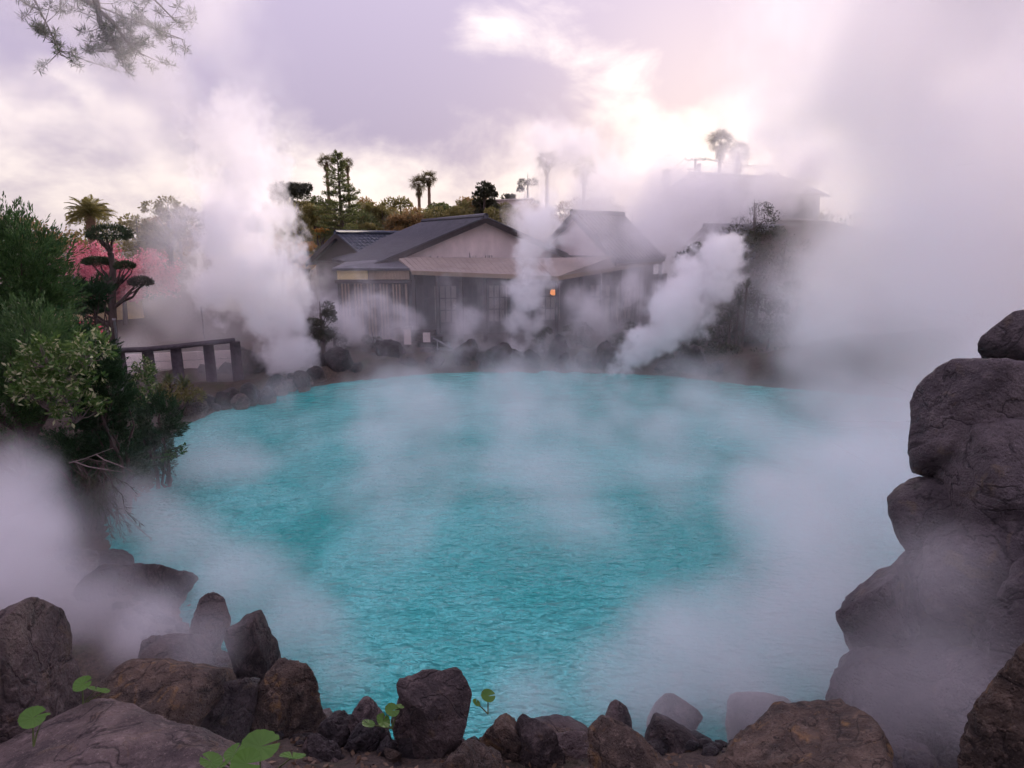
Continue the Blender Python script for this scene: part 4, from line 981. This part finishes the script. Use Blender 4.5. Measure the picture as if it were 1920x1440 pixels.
# ------------------------------------------------------------ steam
def steam(name, label, blobs, Y, dens, vox=.3, scale=.8, amp=1.2, lo=.0, hi=.5, warp=.0, det=5, rough=.55, zfade=None, stretch=(1, 1, 1), seed=0, world=False, soft=.25):
    """a real volume of steam: lobes (px, py, radius px[, Y, ry factor]) roughened by noise and filled into a voxel grid"""
    BL = []
    for b in blobs:
        if world: BL.append((Vector(b[0]), Vector(b[1]), b[2] if len(b) > 2 else 1.)); continue
        px, py, rp = b[:3]; y_ = b[3] if len(b) > 3 else Y; dr = b[4] if len(b) > 4 else 1.; w_ = b[5] if len(b) > 5 else 1.
        c = at(px, py, y_); R = rp * mpp(px, py, y_); BL.append((c, Vector((R, R * dr, R)), w_))
    ng = bpy.data.node_groups.new(name, 'GeometryNodeTree'); ng.interface.new_socket('Geometry', in_out='OUTPUT', socket_type='NodeSocketGeometry')
    N, L = ng.nodes, ng.links
    def vm(op, a, b=None, s=None):
        n = N.new('ShaderNodeVectorMath'); n.operation = op
        for i, v in enumerate((a, b)):
            if v is None: continue
            if isinstance(v, (tuple, Vector)): n.inputs[i].default_value = tuple(v)
            else: L.new(v, n.inputs[i])
        if s is not None: n.inputs['Scale'].default_value = s
        return n.outputs['Value'] if op in ('LENGTH', 'DISTANCE') else n.outputs[0]
    pos = N.new('GeometryNodeInputPosition').outputs[0]
    q = vm('ADD', vm('MULTIPLY', pos, Vector(stretch)), (seed * 13.7, seed * 7.1, seed * 3.3))
    nz = N.new('ShaderNodeTexNoise'); L.new(q, nz.inputs['Vector'])
    for k, v in (('Scale', scale), ('Detail', det), ('Roughness', rough), ('Distortion', .0)): nz.inputs[k].default_value = v
    if warp:
        wn = N.new('ShaderNodeTexNoise'); L.new(q, wn.inputs['Vector']); wn.inputs['Scale'].default_value = scale * .8; wn.inputs['Detail'].default_value = 2
        wv = vm('SCALE', vm('SUBTRACT', wn.outputs['Color'], (.5, .5, .5)), s=warp)
        p2 = vm('ADD', pos, wv); L.new(vm('ADD', q, wv), nz.inputs['Vector'])
    else: p2 = pos
    f = None
    for c, R, w_ in BL:
        e = mathn(ng, 'SUBTRACT', w_, vm('LENGTH', vm('DIVIDE', vm('SUBTRACT', p2, c), R)))
        f = e if f is None else mathn(ng, 'SMOOTH_MAX', f, e, soft)
    f = mathn(ng, 'ADD', f, mathn(ng, 'MULTIPLY', mathn(ng, 'SUBTRACT', nz.outputs[0], .5), amp * 2))
    d = maprange(ng, f, lo, hi, 0., dens, True)
    if zfade:
        sp = N.new('ShaderNodeSeparateXYZ'); L.new(pos, sp.inputs[0])
        d = mathn(ng, 'MULTIPLY', d, maprange(ng, sp.outputs[2], *zfade, True))
    vc = N.new('GeometryNodeVolumeCube'); L.new(d, vc.inputs['Density'])
    g_ = 1.05 + .6 * amp + max(0., -lo)
    lo3 = [min(c[k] - R[k] * g_ for c, R, _ in BL) for k in range(3)]; hi3 = [max(c[k] + R[k] * g_ for c, R, _ in BL) for k in range(3)]
    lo3[2] = max(lo3[2], -.05)
    vc.inputs['Min'].default_value = lo3; vc.inputs['Max'].default_value = hi3
    for k, a in enumerate('XYZ'): vc.inputs['Resolution ' + a].default_value = max(3, int((hi3[k] - lo3[k]) / vox))
    sm = N.new('GeometryNodeSetMaterial'); sm.inputs['Material'].default_value = STEAM; L.new(vc.outputs[0], sm.inputs[0])
    go = N.new('NodeGroupOutput'); L.new(sm.outputs[0], go.inputs[0])
    v = bpy.data.volumes.new(name); v.materials.append(STEAM)
    o = bpy.data.objects.new(name, v); COL.objects.link(o); o.modifiers.new('steam', 'NODES').node_group = ng
    return tag(o, label, 'steam', None, 'stuff')
steam('steam_plume', 'tall dense white plume rising from the shore beside the fence',
      [(578, 720, 18), (564, 690, 36), (545, 650, 54), (520, 600, 72), (495, 550, 86), (470, 500, 96), (450, 440, 96), (455, 380, 86), (470, 320, 70), (455, 270, 70), (425, 225, 70), (420, 520, 70)], 22.6, 1.7, .065, 1.0, 1.8, .16, .34, .6, 8, .68, zfade=(5.5, 10.5, 1., .14), stretch=(1, 1, .8))
steam('steam_drift', 'thinning lilac drift above the tall plume', [(440, 300, 90), (370, 230, 120), (290, 150, 140), (200, 60, 160), (100, -20, 170), (380, 60, 140), (330, -80, 170), (440, 180, 110), (230, 230, 100), (60, 180, 110)], 21, .34, .35, .4, 1.5, .05, 1.3, .9, 5, .6)
steam('steam_plume', 'dense slanting plume blown toward the hill house from the far waterline',
      [(1148, 694, 16), (1180, 672, 34), (1215, 640, 48), (1250, 600, 58), (1285, 560, 64), (1320, 520, 66), (1350, 490, 54)], 22.8, 1.9, .065, 1.1, 1.7, .14, .30, .6, 8, .68, seed=2)
steam('steam_wisp', 'curling wisp of steam in front of the porch corner', [(965, 660, 38), (980, 600, 44), (985, 560, 46), (1000, 520, 44), (1005, 470, 50), (1010, 420, 60)], 25.0, 1.5, .09, 1.1, 2.2, .25, .6, .8, 7, .68, seed=3)
steam('steam_cloud', 'soft puffs of steam hanging below the porch eaves', [(650, 600, 110), (740, 640, 100), (880, 625, 110), (1120, 590, 110), (1040, 650, 90), (620, 670, 60), (950, 670, 70), (800, 670, 80), (1180, 540, 70)], 25.6, 1.0, .11, .8, 2.0, .30, 1.35, 1.2, 7, .66, seed=4)
steam('steam_cloud', 'backlit bank of steam veiling the hill house', [(1200, 400, 160, 38), (1300, 400, 150, 42), (1090, 380, 90, 37), (1400, 440, 150, 44), (1240, 440, 120, 33), (1010, 400, 70, 34), (1480, 330, 160, 44), (1040, 290, 90, 50), (1120, 470, 60, 27.6), (1215, 430, 85, 28.6), (1110, 420, 80, 28.6), (1190, 450, 70, 27.5)], 38, .52, .36, .34, 1.6, .1, .9, .9, 6, .64, seed=5)
steam('steam_bank', 'huge grey bank of steam filling the pool side behind the boulder pile', [(1750, 560, 320, 16), (1730, 720, 230, 17), (1900, 300, 400, 18), (1720, 150, 360, 20), (1730, 430, 230, 20), (1900, 850, 300, 12), (1650, 950, 200, 11), (1590, 800, 130, 17), (1720, -20, 300, 22), (1880, -330, 420, 16), (1530, 890, 110, 14)], 17, .75, .4, .3, 1.3, .0, 1.0, .9, 6, .62, seed=6)  # the lobe above the view is added to shade the steam below it
steam('steam_cloud', 'pale steam welling up below the shrubs on the left bank', [(40, 900, 90, 8.2), (30, 1000, 130, 7.6), (60, 1110, 150, 7.2), (160, 1150, 120, 7), (280, 1180, 100, 6.8), (-80, 1050, 180, 7.5)], 7.4, 1.3, .12, .8, .7, .0, .7, .3, 5, .6, seed=7)
steam('steam_mist', 'thin mist drifting low over the turquoise pool', [((1.5, 15, .2), (13, 12, 2.0))], 0, .42, .2, .5, 1.5, .2, 1.3, 1.2, 6, .64, seed=8, world=True, stretch=(1, .8, 1.2))
steam('steam_mist', 'mist clinging to the near shore rocks and the pile foot', [(1350, 1250, 200, 6.2), (1500, 1180, 200, 6.0), (1180, 1320, 140, 5.9), (1000, 1340, 110, 5.9), (1560, 1050, 170, 6.8), (1450, 950, 120, 8.5), (1250, 1230, 120, 7), (1420, 1330, 120, 5.2), (1250, 1330, 110, 5.4)], 5, .95, .13, .6, .6, -.05, .8, .2, seed=9)
steam('steam_mist', 'faint mist hanging before the foot of the boulder pile', [(1640, 1300, 160, 4.3), (1740, 1250, 170, 4.1), (1560, 1400, 120, 4.2), (1800, 1350, 130, 3.9), (1740, 1080, 130, 4.3)], 4, .5, .12, .6, .4, -.1, .8, .2, seed=14)
steam('steam_mist', 'mist at the left waterline behind the pointed rocks', [(560, 1210, 140, 7.2), (430, 1120, 140, 8), (330, 1040, 120, 9.4), (640, 1290, 100, 6.4), (260, 960, 100, 10), (420, 900, 120, 13), (270, 1190, 110, 6.3), (390, 1200, 90, 6)], 7, .8, .14, .6, .7, -.0, .8, .2, seed=10)
steam('steam_cloud', 'thin steam around the fence and the base of the tall plume', [(330, 580, 100), (360, 520, 110), (260, 660, 60), (400, 620, 80), (340, 440, 110), (430, 690, 70)], 21.5, .34, .24, .4, 1.0, -.0, .8, .5, seed=11)
steam('steam_veil', 'faint even veil of steam between the pool and the houses', [((4, 28, 1.5), (24, 6, 3.6))], 0, .06, .9, .12, .3, -.1, .6, seed=12, world=True)
print('built', time.time() - T0)
